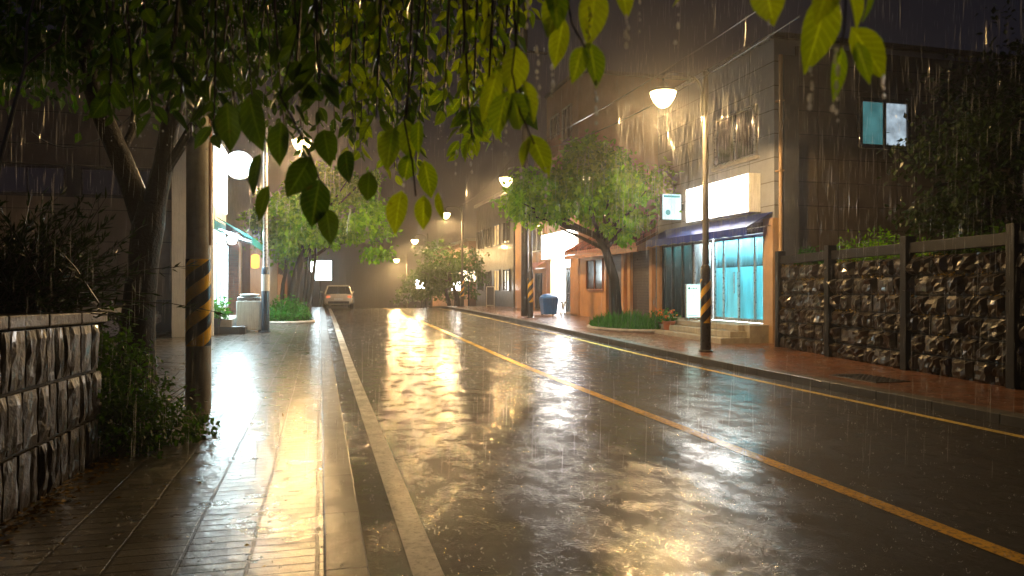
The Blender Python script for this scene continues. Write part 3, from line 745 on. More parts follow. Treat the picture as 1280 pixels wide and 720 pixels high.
# ---- building B: one storey with clay tile eaves and shutters
vB0, vB1 = 23.75, 31.6
B = thing('row_house', 'low orange rendered house with wet clay tile eaves and dark roller shutters', 'building', (UF, vB0, g(24)))
fbox(B, 'wall', M['orange_wall'], UF, 19, vB0, vB1, 0, 3.55)
for (a, b, m, nm) in ((24.0, 25.6, M['shutter'], 'roller_shutter'), (26.6, 28.0, M['shutter'], 'roller_shutter'),):
    fbox(B, nm, m, UF-.05, UF-.004, a, b, gs(25), 2.95)
for v in (23.86, 25.75, 26.35, 28.15): fbox(B, 'pilaster', M['orange_wall'], UF-.16, UF-.005, v-.11, v+.11, 0, 3.0, .01)
rf = MB(); rf.hexa([(UF-.75, vB0, 3.05), (UF+2.6, vB0, 4.75), (UF+2.6, vB1, 4.75), (UF-.75, vB1, 3.05),
                    (UF-.75, vB0, 3.17), (UF+2.6, vB0, 4.9), (UF+2.6, vB1, 4.9), (UF-.75, vB1, 3.17)])
for i in range(28):
    y = vB0 + .14 + i * .28
    rf.tube([(UF-.76, y, 3.2), (UF+2.6, y, 4.93)], .06, 6)
rf.build('roof', M['tile_roof'], B, True)
rr = MB().hexa([(UF+2.62, vB0, 4.7), (19, vB0, 3.3), (19, vB1, 3.3), (UF+2.62, vB1, 4.7), (UF+2.62, vB0, 4.85), (19, vB0, 3.5), (19, vB1, 3.5), (UF+2.62, vB1, 4.85)]).build('roof', M['tile_roof'], B)
fbox(B, 'eaves_board', M['brick'], UF-.72, UF-.66, vB0, vB1, 2.86, 3.045)
window(B, 'u', UF, -1, 28.6, 30.6, 1.5, 2.85, M['wood'], [M['dglass'], M['dglass']], split=2)
# ---- building B2: three storeys with the very bright shop
vC0, vC1 = 31.75, 36.6
Cc = thing('shop_building', 'tall narrow pinkish building with the very bright white shop behind the street tree', 'building', (UF, vC0, g(32)))
fbox(Cc, 'upper_wall', M['pink_wall'], UF, 20, vC0, vC1, 3.3, 11.4)
fbox(Cc, 'wall', M['orange_wall'], UF, UF+.2, vC0, 32.9, 0, 3.296)
fbox(Cc, 'wall', M['orange_wall'], UF, UF+.2, 35.95, vC1, 0, 3.296)
fbox(Cc, 'rear_wall', M['white_wall'], 14.2, 14.3, vC0, vC1, 0, 3.29)
fbox(Cc, 'side_wall', M['white_wall'], UF+.21, 14.19, vC0, vC0+.15, 0, 3.29)
fbox(Cc, 'side_wall', M['white_wall'], UF+.21, 14.19, vC1-.15, vC1, 0, 3.29)
fbox(Cc, 'shop_floor', M['concrete'], UF, 14.19, vC0+.151, vC1-.151, 0, gs(34)+.02)
fbox(Cc, 'roof_coping', M['dark_frame'], UF-.1, 20.1, vC0-.1, vC1+.1, 11.403, 11.55)
MB().box(UF+.5, UF+.8, 33.0, 35.8, 3.2, 3.285).build('strip_light', M['strip_light'], Cc)
cm = MB()
for y in (33.1, 34.2): 
    for z in (.5, 1.0, 1.5, 2.0):
        cm.box(UF+1.6, UF+1.95, y, y+.9, z+gs(34), z+gs(34)+.03)
        for k in range(6): cm.box(UF+1.65, UF+1.85, y+.05+k*.14, y+.14+k*.14, z+gs(34)+.03, z+gs(34)+.2+.05*((k*7) % 3))
cm.build('shelving', M['teal_room'], Cc)
window(Cc, 'u', UF, -1, 32.6, 33.9, 8.6, 10.2, M['alu'], [M['dglass']], split=2)
window(Cc, 'u', UF, -1, 34.5, 35.8, 8.6, 10.2, M['alu'], [M['dglass']], split=2)
window(Cc, 'u', UF, -1, 32.6, 35.2, 5.2, 6.6, M['alu'], [M['dglass']], split=3)
fbox(Cc, 'balcony_slab', M['pink_wall'], UF-.8, UF-.003, 32.2, 36.2, 7.7, 7.9)
fbox(Cc, 'balcony_rail', M['brick'], UF-.8, UF-.7, 32.2, 36.2, 7.903, 8.6)
storefront(Cc, [32.95, 33.7], gs(33), 2.6, M['glass_white'], M['alu'], UF+.1)
area('shop_ceiling_light', (UF+1.0, 34.4, 3.18), (1.2, 3.6), 1000, (.95, .98, 1.))
s2 = thing('shop_sign', 'glowing white sign box over the very bright shop half hidden by the tree', 'sign', (UF-.2, 34, 3.2))
fbox(s2, 'case', M['white_metal'], UF-.34, UF-.004, 32.3, 36.4, 3.05, 4.3, .01)
fbox(s2, 'sign_face', M['sign_white'], UF-.358, UF-.342, 32.33, 36.37, 3.08, 4.27)
fbox(s2, 'end_panel', M['sign_white'], UF-.32, UF-.02, 32.284, 32.297, 3.08, 4.27)
a3 = thing('shop_awning', 'narrow rust red awning left of the very bright shop doorway', 'awning', (UF-.4, 36.4, 2.6))
awning(a3, UF-.37, UF-.9, 35.7, 38.2, 2.95, 2.65, .12, M['red_awning'], M['alu'])
# ---- building B3: two storeys orange
vD0, vD1 = 36.75, 43.0
D = thing('row_house', 'far two storey orange house with a dark blue upper window beyond the second lamp', 'building', (UF, vD0, g(38)))
fbox(D, 'wall', M['orange_wall'], UF, 20, vD0, vD1, 0, 6.3)
fbox(D, 'roof_coping', M['concrete'], UF-.12, 20.1, vD0-.05, vD1+.1, 6.303, 6.45)
window(D, 'u', UF, -1, 37.2, 40.6, 3.55, 4.95, M['alu'], [M['dglass']], split=3)
window(D, 'u', UF, -1, 37.4, 38.5, gs(38)+.03, 2.4, M['dark_frame'], [M['dglass']], name='door')
# ---- dark building beyond
E = thing('apartment_building', 'dark blue grey block on the crest with a few dim windows', 'building', (UF, 43.5, g(44)))
fbox(E, 'wall', M['dark_wall'], UF, 22, 43.4, 54.5, -.5, 7.6)
fbox(E, 'roof_coping', M['concrete'], UF-.15, 22.1, 43.3, 54.6, 7.603, 7.8)
for i in range(4):
    for z in (1.4, 4.4):
        window(E, 'u', UF, -1, 44.2+i*2.6, 45.8+i*2.6, z, z+1.4, M['dark_frame'], [M['win_warm'] if (i, z) in ((1, 1.4), (1, 4.4)) else M['dglass']], split=2)
window(E, 'v', 43.4, -1, 12.2, 13.4, 4.4, 5.8, M['dark_frame'], [M['dglass']], split=2)
E2 = thing('row_house', 'dark low house fading into the haze beyond the crest', 'building', (UF, 56, g(58)))
fbox(E2, 'wall', M['pink_wall'], UF-.4, 21, 55.5, 74, -2.2, 5.2)
fbox(E2, 'roof_coping', M['concrete'], UF-.55, 21.1, 55.4, 74.1, 5.203, 5.4)
for i in range(6): window(E2, 'u', UF-.4, -1, 56.5+i*2.9, 58.2+i*2.9, 2.6, 4.0, M['dark_frame'], [M['dglass']], split=2)
# small far lit signs
for (px, py, d, w, h, m, lab) in ((527, 355, 60, .95, .75, 'sign_white', 'small white lit sign far off just left of the far trees'),
                                (569, 346, 53, .8, .7, 'sign_warm', 'small warm lit sign between the far leaning trunks'),
                                (586, 345, 52, 1.1, .8, 'sign_warm', 'yellowish lit sign right of the third lamp pole'),
                                (571, 357, 52, .8, .7, 'sign_white', 'lower white lit sign beside the third lamp pole')):
    p = W(px, py, d)
    t = thing('lit_sign', lab, 'sign', (p.x, p.y, gs(p.y)), 'far lit signs')
    MB().box(p.x-w/2, p.x+w/2, p.y, p.y+.15, p.z-h/2, p.z+h/2).build('case', M['dark_frame'], t)
    MB().box(p.x-w/2+.03, p.x+w/2-.03, p.y-.016, p.y-.003, p.z-h/2+.03, p.z+h/2-.03).build('sign_face', M[m], t)
    MB().tube([(p.x, p.y+.08, gs(p.y)-.1), (p.x, p.y+.08, p.z-h/2-.002)], .05, 8).build('post', M['rail'], t)
p = W(402, 338, 54)
t = thing('lit_sign', 'bluish white shop sign glowing above the far parked car', 'sign', (p.x, p.y, gs(p.y)), 'far lit signs')
MB().box(p.x-.8, p.x+.75, p.y, p.y+.2, p.z-.75, p.z+.75).build('case', M['dark_frame'], t)
MB().box(p.x-.75, p.x+.70, p.y-.016, p.y-.003, p.z-.1, p.z+.7).build('sign_face', M['sign_round'], t)
MB().box(p.x-.45, p.x+.70, p.y-.016, p.y-.003, p.z-.7, p.z-.13).build('lower_face', M['sign_round'], t)
MB().tube([(p.x-.1, p.y+.1, gs(p.y)-.3), (p.x-.1, p.y+.1, p.z-.752)], .07, 8).build('post', M['rail'], t)
# empty frame stand
p = W(613, 383, 45); z0 = gs(p.y)
t = thing('sign_frame', 'thin pale rectangular metal frame standing on the pavement before the dark block', 'frame', (p.x, p.y, z0))
fm = MB(); fm.tube([(p.x-.24, p.y, z0), (p.x-.24, p.y, z0+1.25)], .022, 6); fm.tube([(p.x+.24, p.y, z0), (p.x+.24, p.y, z0+1.25)], .022, 6)
fm.tube([(p.x-.24, p.y, z0+1.25), (p.x+.24, p.y, z0+1.25)], .022, 6); fm.tube([(p.x-.24, p.y, z0+.12), (p.x+.24, p.y, z0+.12)], .022, 6)
fm.build('tubing', M['white_metal'], t, True)
fbox(t, 'panel', M['dark_wall'], p.x-.21, p.x+.21, p.y-.01, p.y+.01, z0+.15, z0+1.22)

# blue bin and bicycle in front of the bright shop
p = W(686, 388, 33.5); z0 = gs(p.y)
t = thing('waste_bin', 'blue plastic bin with a bulging lid left of the bright doorway', 'bin', (p.x, p.y, z0))
MB().hexa([(p.x-.3,p.y-.25,z0+.05),(p.x+.3,p.y-.25,z0+.05),(p.x+.3,p.y+.25,z0+.05),(p.x-.3,p.y+.25,z0+.05),
           (p.x-.38,p.y-.32,z0+.78),(p.x+.38,p.y-.32,z0+.78),(p.x+.38,p.y+.32,z0+.78),(p.x-.38,p.y+.32,z0+.78)]).build('tub', M['blue_plastic'], t, bevel=.03)
MB().lathe([(.42, .782), (.42, .82), (.3, .94), (.1, .98)], (p.x, p.y, z0), 16).build('lid', M['blue_plastic'], t, True)
wl = MB(); 
for x in (-.25, .25): wl.lathe([(.02, -.03), (.07, -.03), (.07, .03), (.02, .03)], (p.x+x, p.y+.2, z0+.07), 12, 'x')
wl.build('wheel', M['rubber'], t, True)
p = W(704, 389, 33); z0 = gs(p.y)
bk = thing('bicycle', 'pale bicycle parked before the very bright shop', 'bicycle', (p.x, p.y, z0), rz=math.radians(62))
def torus(mb, c, R, r, n=22, m=6):
    pts = [(c[0] + R*math.cos(2*PI*i/n), c[1], c[2] + R*math.sin(2*PI*i/n)) for i in range(n+1)]
    mb.tube(pts, r, m, cap=False)
for x in (-.5, .5):
    mb = MB(); torus(mb, (x, 0, .33), .31, .02); w_ = mb.build('wheel', M['rubber'], bk, True, local=True)
    mb = MB()
    for k in range(8): mb.tube([(x, 0, .33), (x + .3*math.cos(k*PI/4), 0, .33 + .3*math.sin(k*PI/4))], .004, 4)
    mb.build('spokes', M['alu'], w_, local=True)
mb = MB()
for a, b in (((-.5,0,.33),(-.15,0,.78)), ((-.15,0,.85),(-.05,0,.3)), ((-.05,0,.3),(.36,0,.75)), ((-.15,0,.76),(.36,0,.78)), ((.5,0,.33),(.33,0,.98)), ((-.5,0,.33),(-.05,0,.3))):
    mb.tube([a, b], .018, 6)
mb.build('frame', M['white_metal'], bk, True, local=True)
MB().tube([(.33,-.25,1.0),(.36,-.1,1.02),(.33,0,.98),(.36,.1,1.02),(.33,.25,1.0)], .014, 6).build('handlebar', M['alu'], bk, True, local=True)
MB().hexa([(-.28,-.08,.86),(-.02,-.03,.86),(-.02,.03,.86),(-.28,.08,.86),(-.28,-.08,.92),(-.02,-.03,.9),(-.02,.03,.9),(-.28,.08,.92)]).build('saddle', M['rubber'], bk, bevel=.02, local=True)
bs = MB()
for z in (.62, .72, .82): 
    for s_ in (-1, 1): bs.tube([(.46, s_*.14, z), (.74, s_*.14, z)], .006, 4)
    for x in (.46, .74): bs.tube([(x, -.14, z), (x, .14, z)], .006, 4)
bs.build('basket', M['alu'], bk, local=True)

# flower pots by the dim shopfront
for i, (px, d, s, lab) in enumerate(((826, 23.4, .9, 'flower pot with orange blooms nearest the standing sign'), (836, 22.6, 1.1, 'larger pot of red orange flowers in front of the dim shop glass'), (818, 24.6, .8, 'smallest flower pot beside the grass bed'))):
    p = W(px, 400, d); z0 = gs(p.y)
    t = thing('flower_pot', lab, 'flower pot', (p.x, p.y, z0), 'pots of orange flowers')
    MB().lathe([(.12*s, 0), (.17*s, .28*s), (.19*s, .28*s), (.19*s, .33*s), (.14*s, .33*s)], (p.x, p.y, z0), 16).build('pot', M['terracotta'], t, True)
    LV = Leaves(); crown_leaves(LV, [((p.x, p.y, z0+.5*s), (.24*s, .24*s, .2*s))], 160, .09, .1, per=10); LV.build('foliage', M['leaf_hedge'], t)
    LV = Leaves(); crown_leaves(LV, [((p.x, p.y, z0+.58*s), (.24*s, .24*s, .2*s))], 60, .08, .05, droop=-.3, per=6, shell=.9); LV.build('flowers', M['flower'], t)

# ------------------------------------------------------------------ left side buildings
Lb = thing('side_building', 'large dark beige panelled building standing sideways behind the left tree', 'building', (-4, 24.5, g(24)))
fbox(Lb, 'lower_wall', M['panel_beige'], -18, -4.0, 24.5, 36, 1.25, 4.3)
fbox(Lb, 'base_wall', M['dark_wall'], -18, -4.02, 24.53, 36, -.2, 1.246)
fbox(Lb, 'window_band', M['dark_wall'], -18, -4.04, 24.58, 36, 4.304, 5.246)
fbox(Lb, 'upper_wall', M['panel_beige'], -18, -4.0, 24.46, 36, 5.25, 9.0)
fbox(Lb, 'roof_coping', M['dark_frame'], -18.1, -3.9, 24.36, 36.1, 9.003, 9.15)
for i in range(5): window(Lb, 'v', 24.58, -1, -16.5+i*2.4, -14.5+i*2.4, 4.36, 5.2, M['dark_frame'], [M['dglass']], split=2, depth=.04)
dpl = MB().tube([(-4.25, 24.38, .2), (-4.25, 24.38, 8.9)], .06, 10).build('drainpipe', M['alu'], Lb, True)
fbox(Lb, 'corner_panel', M['panel_beige'], -4.6, -4.42, 24.40, 24.45, 1.5, 4.25)
# bright shop
Ls = thing('corner_shop', 'bright little shop with white lit front and orange wooden door on the left', 'building', (-3.05, 22.2, g(22)))
fbox(Ls, 'wall', M['white_wall'], -3.98, -3.05, 22.2, 26.4, 0, 6.4, .01)
fbox(Ls, 'upper_wall', M['dark_wall'], -3.98, -3.05, 26.41, 36.5, 3.8, 6.2)
fbox(Ls, 'recess_wall', M['dark_frame'], -3.98, -3.5, 26.41, 36.5, 0, 3.79)
fbox(Ls, 'door', M['wood'], -3.49, -3.42, 28.2, 29.6, gs(28)+.3, 2.75, .01)
fbox(Ls, 'pilaster', M['brick'], -3.49, -3.05, 30.4, 31.2, 0, 3.79)
fbox(Ls, 'door', M['wood'], -3.49, -3.42, 32.0, 33.6, gs(32)+.2, 2.75, .01)
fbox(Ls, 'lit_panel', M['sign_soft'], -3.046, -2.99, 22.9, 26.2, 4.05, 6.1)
window(Ls, 'u', -3.05, 1, 22.75, 26.25, .95, 3.0, M['alu'], [M['front_glow']], split=4)  # glow added to these panes to brighten the shop's white front
pipes = MB()
for y, r in ((22.5, .05), (22.68, .035)): pipes.tube([(-2.98, y, .2), (-2.98, y, 6.2)], r, 8)
pipes.build('pipe', M['white_metal'], Ls, True)
st2 = thing('door_step', 'dark two tier stone step before the left shop door', 'steps', (-2.6, 24.5, gs(24)))
fbox(st2, 'step', M['dark_wall'], -3.04, -2.12, 22.9, 26.5, gs(24)-.1, gs(24)+.2, .012)
fbox(st2, 'step', M['concrete'], -3.04, -2.5, 23.0, 26.6, gs(24)+.201, gs(24)+.42, .012)
aw2 = thing('shop_awning', 'teal green sloping awning over the left shop door', 'awning', (-2.5, 26, 3.1))
awning(aw2, -2.98, -1.95, 23.4, 29.2, 3.72, 3.12, .22, M['teal_awning'], M['alu'])
rs = thing('round_sign', 'glowing round white sign projecting high on the left shop', 'sign', (-2.7, 25.3, 5.1))
MB().lathe([(.1, 25.27), (.44, 25.27), (.46, 25.30), (.46, 25.42), (.44, 25.45), (.1, 25.45)], (-2.52, 0, 5.57), 40, 'y').build('case', M['white_metal'], rs, True)
MB().lathe([(.05, 25.235), (.41, 25.245), (.435, 25.265)], (-2.52, 0, 5.57), 40, 'y').build('sign_face', M['sign_round'], rs, True)
MB().tube([(-2.96, 25.36, 5.57), (-3.06, 25.36, 5.57)], .03, 8).build('bracket', M['alu'], rs)
# hanging bulb and lantern under the awning
p = W(290, 300, 24.3)
hb = thing('hanging_bulb', 'bright bare bulb hanging under the teal awning', 'lamp', tuple(p))
MB().lathe([(.02, -.15), (.11, -.12), (.16, 0), (.12, .11), (.05, .17)], tuple(p), 18).build('bulb', M['sign_round'], hb, True)
MB().tube([(p.x, p.y, p.z+.17), (p.x, p.y, p.z+.42)], .012, 6).build('cord', M['cable'], hb)
p = W(319, 326, 25)
ln = thing('paper_lantern', 'small orange lantern hanging left of the navy lamp pole', 'lantern', tuple(p))
MB().lathe([(.06, -.26), (.13, -.22), (.14, 0), (.13, .18), (.06, .22)], tuple(p), 16).build('shade', M['lantern'], ln, True)
MB().tube([(p.x, p.y, p.z+.22), (p.x, p.y, 3.2)], .008, 6).build('cord', M['cable'], ln)
# white cabinet
p = W(312, 414, 22.6); z0 = gs(p.y)
wc = thing('cabinet', 'white upright cabinet with a shallow tray on top beside the navy lamp pole', 'cabinet', (p.x, p.y, z0))
fbox(wc, 'body', M['white_metal'], p.x-.36, p.x+.36, p.y-.3, p.y+.3, z0+.06, z0+.95, .03)
fbox(wc, 'tray', M['alu'], p.x-.33, p.x+.33, p.y-.28, p.y+.28, z0+.96, z0+1.06, .02)
MB().lathe([(.2, 1.061), (.29, 1.13), (.27, 1.15), (.1, 1.08)], (p.x, p.y, z0), 18).build('basin', M['white_metal'], wc, True)
ftm = MB()
for x in (-.3, .3):
    for y in (-.24, .24): ftm.lathe([(.04, 0), (.04, .06)], (p.x+x, p.y+y, z0), 8)
ftm.build('foot', M['rubber'], wc)
# potted plant left of steps
p = W(268, 400, 21.6); z0 = gs(p.y)
t = thing('potted_plant', 'leafy green plant in a dark pot beside the left shop wall', 'plant', (p.x, p.y, z0))
MB().lathe([(.16, 0), (.21, .4), (.23, .4), (.23, .45), (.16, .45)], (p.x, p.y, z0), 16).build('pot', M['dark_wall'], t, True)
LV = Leaves(); crown_leaves(LV, [((p.x, p.y, z0+.75), (.35, .35, .35))], 260, .13, .12, per=10); LV.build('foliage', M['leaf_hedge'], t)
area('shop_front_light', (-2.5, 24.9, 3.35), (.8, 3.0), 620, (.68, .92, 1.))
# houses beyond on the left
for (v0, v1, h, m, lab) in ((37, 47, 6.5, 'pink_wall', 'dark two storey house behind the left street tree'), (47.5, 60, 7.5, 'dark_wall', 'dim grey house past the left street tree'), (60.5, 78, 5.0, 'brick', 'brick house down the hill on the left')):
    t = thing('row_house', lab, 'building', (-3.2, v0, g(v0)))
    fbox(t, 'wall', M[m], -14, -3.2, v0, v1, g(v1)-.6, h); fbox(t, 'roof_coping', M['concrete'], -14.1, -3.05, v0-.1, v1+.1, h+.003, h+.2)
    n = int((v1-v0)/3)
    for i in range(n): window(t, 'u', -3.2, 1, v0+.8+i*3, v0+2.4+i*3, h-2.3, h-.9, M['dark_frame'], [M['dglass']], split=2)

# ------------------------------------------------------------------ cars
def car(name, label, loc, rz, paint, tall=1.48, length=4.4, lit=True):
    """long axis = x, front at +x"""
    t = thing(name, label, 'car', loc, None, rz); hl = length / 2; hw = .9
    st_ = [(-hl, .66, .45, .80), (-hl+.08, .80, .32, .96), (-hl+.5, .88, .24, 1.0), (-hl+1.1, .9, .22, .99), (0, .9, .22, .97), (hl-1.3, .9, .22, .95), (hl-.6, .87, .24, .88), (hl-.12, .78, .32, .76), (hl, .62, .42, .64)]
    mb = MB(); n = 12
    for x, w, z0, z1 in st_:
        for k in range(n):
            q = 2*PI*k/n + PI/12; cx, cz = math.cos(q), math.sin(q)
            sx = math.copysign(abs(cx) ** .45, cx); sz = math.copysign(abs(cz) ** .45, cz)
            mb.v.append((x, w * sx, (z0+z1)/2 + (z1-z0)/2 * sz))
    for i in range(len(st_)-1):
        for k in range(n): mb.f.append((i*n+k, i*n+(k+1) % n, (i+1)*n+(k+1) % n, (i+1)*n+k))
    mb.f += [tuple(range(n))[::-1], tuple(range((len(st_)-1)*n, len(st_)*n))]
    mb.build('body', M[paint], t, True, local=True)
    # cabin: glass lower ring and painted roof
    b = [(-hl+.25, .78), (-hl+.25, -.78), (hl-1.25, -.78), (hl-1.25, .78)]; r = [(-hl+.75, .62), (-hl+.75, -.62), (hl-1.95, -.62), (hl-1.95, .62)]
    zb, zt = .95, tall - .06
    cb = MB().hexa([(*b[0], zb), (*b[1], zb), (*b[2], zb), (*b[3], zb), (*r[0], zt), (*r[1], zt), (*r[2], zt), (*r[3], zt)])
    cb.build('window', M['dglass'], t, bevel=.04, local=True)
    rf_ = MB().hexa([(r[0][0]-.05, .66, zt-.01), (r[1][0]-.05, -.66, zt-.01), (r[2][0]+.05, -.66, zt-.01), (r[3][0]+.05, .66, zt-.01), (r[0][0]+.1, .52, tall), (r[1][0]+.1, -.52, tall), (r[2][0]-.1, -.52, tall), (r[3][0]-.1, .52, tall)])
    rf_.build('roof', M[paint], t, bevel=.025, local=True)
    pl = MB()
    for s_ in (-1, 1):
        for i in (0, 2):
            bb, rr_ = (b[0] if i == 0 else b[3]), (r[0] if i == 0 else r[3])
            pl.tube([(bb[0], s_*.79, zb-.02), (rr_[0], s_*.63, zt)], .045, 6)
        pl.tube([(-.25, s_*.79, zb-.02), (-.35, s_*.635, zt)], .035, 6)
    pl.build('pillar', M[paint], t, True, local=True)
    for x in (-hl+.85, hl-.9):
        for s_ in (-1, 1):
            y = s_ * .8
            w = MB().lathe([(.2, -.1), (.31, -.1), (.335, -.06), (.335, .06), (.31, .1), (.2, .1)], (x, y, .335), 24, 'y').build('wheel', M['rubber'], t, True, local=True)
            MB().lathe([(.03, -.105), (.2, -.112), (.21, -.05), (.21, .05), (.2, .112), (.03, .105)], (x, y, .335), 18, 'y').build('rim', M['alu'], w, True, local=True)
            MB().lathe([(.05, s_*.089-.01), (.39, s_*.089-.005), (.39, s_*.089+.005), (.05, s_*.089+.01)], (x, s_*.8, .36), 20, 'y').build('wheel_arch', M['rubber'], t, True, local=True)
    for s_ in (-1, 1):
        MB().hexa([(hl-.2, s_*.72-.14, .60), (hl-.05, s_*.66-.12, .58), (hl-.05, s_*.66+.08, .58), (hl-.25, s_*.72+.1, .60), (hl-.2, s_*.72-.14, .74), (hl-.1, s_*.66-.12, .71), (hl-.1, s_*.66+.08, .71), (hl-.3, s_*.72+.1, .76)]).build('headlight', M['headlamp'], t, bevel=.01, local=True)
        MB().box(-hl+.0, -hl+.1, s_*.62-.14, s_*.62+.1, .7, .86).build('taillight', M['tail'] if lit else M['headlamp'], t, bevel=.01, local=True)
        MB().hexa([(hl-1.45, s_*.9, .98), (hl-1.3, s_*.9, .98), (hl-1.3, s_*1.05, 1.0), (hl-1.42, s_*1.05, 1.0), (hl-1.45, s_*.9, 1.1), (hl-1.3, s_*.9, 1.1), (hl-1.3, s_*1.05, 1.12), (hl-1.42, s_*1.05, 1.12)]).build('mirror', M[paint], t, bevel=.015, local=True)
    MB().box(-hl-.015, -hl+.08, -.62, .62, .36, .52).build('bumper', M['dark_frame'], t, bevel=.02, local=True)
    MB().box(-hl-.022, -hl-.0, -.26, .26, .6, .7).build('number_plate', M['white_metal'], t, local=True)
    MB().box(hl-.06, hl+.01, -.45, .45, .44, .56).build('grille', M['dark_frame'], t, bevel=.01, local=True)
    return t
p = W(415, 383, 46.5)
car('parked_car', 'pale car seen from behind, parked on the crest at the left edge of the road', (p.x+.35, p.y, g(p.y)), PI/2, 'cream_paint')
p = W(190, 420, 19.4)
car('parked_car', 'silver car half hidden behind the left tree trunk in front of the beige wall', (p.x-2.15, p.y+.6, gs(p.y)), 0, 'silver', 1.62, 4.3, False)

# ------------------------------------------------------------------ stone walls
def stones(root, a, b, z0, ztop, rows, wid, m, out, jitter=.25, calm=1., seed=1, relief=.07):
    """rough faced blocks along a->b (xy), outwards normal `out`"""
    R = random.Random(seed); a = Vector((a[0], a[1], 0)); b = Vector((b[0], b[1], 0)); d = (b - a); Ln = d.length; d.normalize()
    o = Vector((out[0], out[1], 0)).normalized(); mb = MB()
    edges = [z0(0) * 0 + k / rows for k in range(rows + 1)]
    for r in range(rows):
        s = -R.random() * wid
        while s < Ln:
            w = wid * R.uniform(.65, 1.4); s0 = max(s, 0) + .012; s1 = min(s + w, Ln) - .012; s += w
            if s1 - s0 < .05: continue
            lo = edges[r]; hi = edges[r + 1]
            n = 6; gridp = []
            tilt = R.uniform(-.6, .6) * calm; tilt2 = R.uniform(-.7, .9) * calm; rel = relief * R.uniform(.5, 1.5)
            sk0, sk1 = R.uniform(-.05, .05) * wid * 2, R.uniform(-.05, .05) * wid * 2
            for i in range(n):
                for j in range(n):
                    u_, w_ = i / (n-1), j / (n-1)
                    ss = s0 + (s1 - s0) * u_ + (sk0 * (1-u_) + sk1 * u_) * w_ * (0 < u_ < 1 or 1)
                    ss = min(max(ss, 0.005), Ln - .005)
                    zz0 = z0(ss / Ln); zz1 = ztop(ss / Ln)
                    fr = lo + (hi - lo) * w_
                    z = zz0 + (zz1 - zz0) * fr + (.014 if j == 0 else (-.014 if j == n-1 else 0))
                    edge = (i in (0, n-1)) or (j in (0, n-1))
                    dep = (0 if edge else rel * ((.45 + .6 * R.random()) + tilt * (u_-.5) + tilt2 * (w_-.5)))
                    if edge: dep = R.uniform(0, .012)
                    p = a + d * ss + o * dep; gridp.append((p.x, p.y, z + (0 if edge else R.uniform(-.012, .012))))
            k0 = len(mb.v); mb.v += gridp
            for i in range(n-1):
                for j in range(n-1):
                    q = k0 + i*n + j; mb.f.append((q, q+n, q+n+1, q+1))
            # sides going back into the mortar
            ring = [i*n for i in range(n)] + [(n-1)*n + j for j in range(1, n)] + [i*n + n-1 for i in range(n-2, -1, -1)] + [j for j in range(n-2, 0, -1)]
            k1 = len(mb.v); bk = o * -.08
            mb.v += [(gridp[q][0]+bk.x, gridp[q][1]+bk.y, gridp[q][2]) for q in ring]
            for i in range(len(ring)):
                j = (i+1) % len(ring); mb.f.append((k0+ring[i], k1+i, k1+j, k0+ring[j]))
    return mb.build('masonry', m, root)
# left retaining wall
la, lb_ = W(-160, 500, 3.4), W(125, 500, 6.4)
la.z = lb_.z = 0
wl = thing('stone_wall', 'low retaining wall of tall brownish blocks with a flat cap at the left', 'wall', ((la.x+lb_.x)/2, (la.y+lb_.y)/2, KH))
dd = (lb_ - la).normalized(); on = Vector((dd.y, -dd.x, 0))
zt = lambda t: 1.36 - .06 * t
stones(wl, (la.x, la.y), (lb_.x, lb_.y), lambda t: KH - .02, zt, 3, .17, M['stone_left'], on, calm=.3, seed=5, relief=.024)
core = MB(); i0, i1 = la - on * .03, lb_ - on * .03; j0, j1 = la - on * .4, lb_ - on * .4
core.hexa([(i0.x,i0.y,0),(i1.x,i1.y,0),(j1.x,j1.y,0),(j0.x,j0.y,0),(i0.x,i0.y,1.36),(i1.x,i1.y,1.30),(j1.x,j1.y,1.30),(j0.x,j0.y,1.36)]).build('core', M['mortar'], wl)
i0, i1 = la + on * .05 , lb_ + on * .05 + dd * .05; j1 = lb_ - on * .42 + dd * .05; j0 = la - on * .42
capm = MB(); nseg = 5
for k in range(nseg):
    q0 = i0.lerp(i1, k/nseg + .002); q1 = i0.lerp(i1, (k+1)/nseg - .002); r0 = j0.lerp(j1, k/nseg + .002); r1 = j0.lerp(j1, (k+1)/nseg - .002)
    za, zb_ = 1.363 - .06*k/nseg, 1.363 - .06*(k+1)/nseg
    capm.hexa([(q0.x,q0.y,za),(q1.x,q1.y,zb_),(r1.x,r1.y,zb_),(r0.x,r0.y,za),(q0.x,q0.y,za+.09),(q1.x,q1.y,zb_+.09),(r1.x,r1.y,zb_+.09),(r0.x,r0.y,za+.09)])
capm.build('cap', M['stone_left'], wl, bevel=.012)
# end return of the wall and the soil it holds
e1 = lb_ - on * 4.2
soil = MB(); s0_ = la - on * .42; s1_ = lb_ - on * .42
soil.hexa([(s0_.x,s0_.y,0),(s1_.x,s1_.y,0),(e1.x,e1.y,0),(-9,la.y-1,0),(s0_.x,s0_.y,1.25),(s1_.x,s1_.y,1.2),(e1.x,e1.y,1.25),(-9,la.y-1,1.3)])
o = soil.build('planting_bed', M['soil']); structure(o)
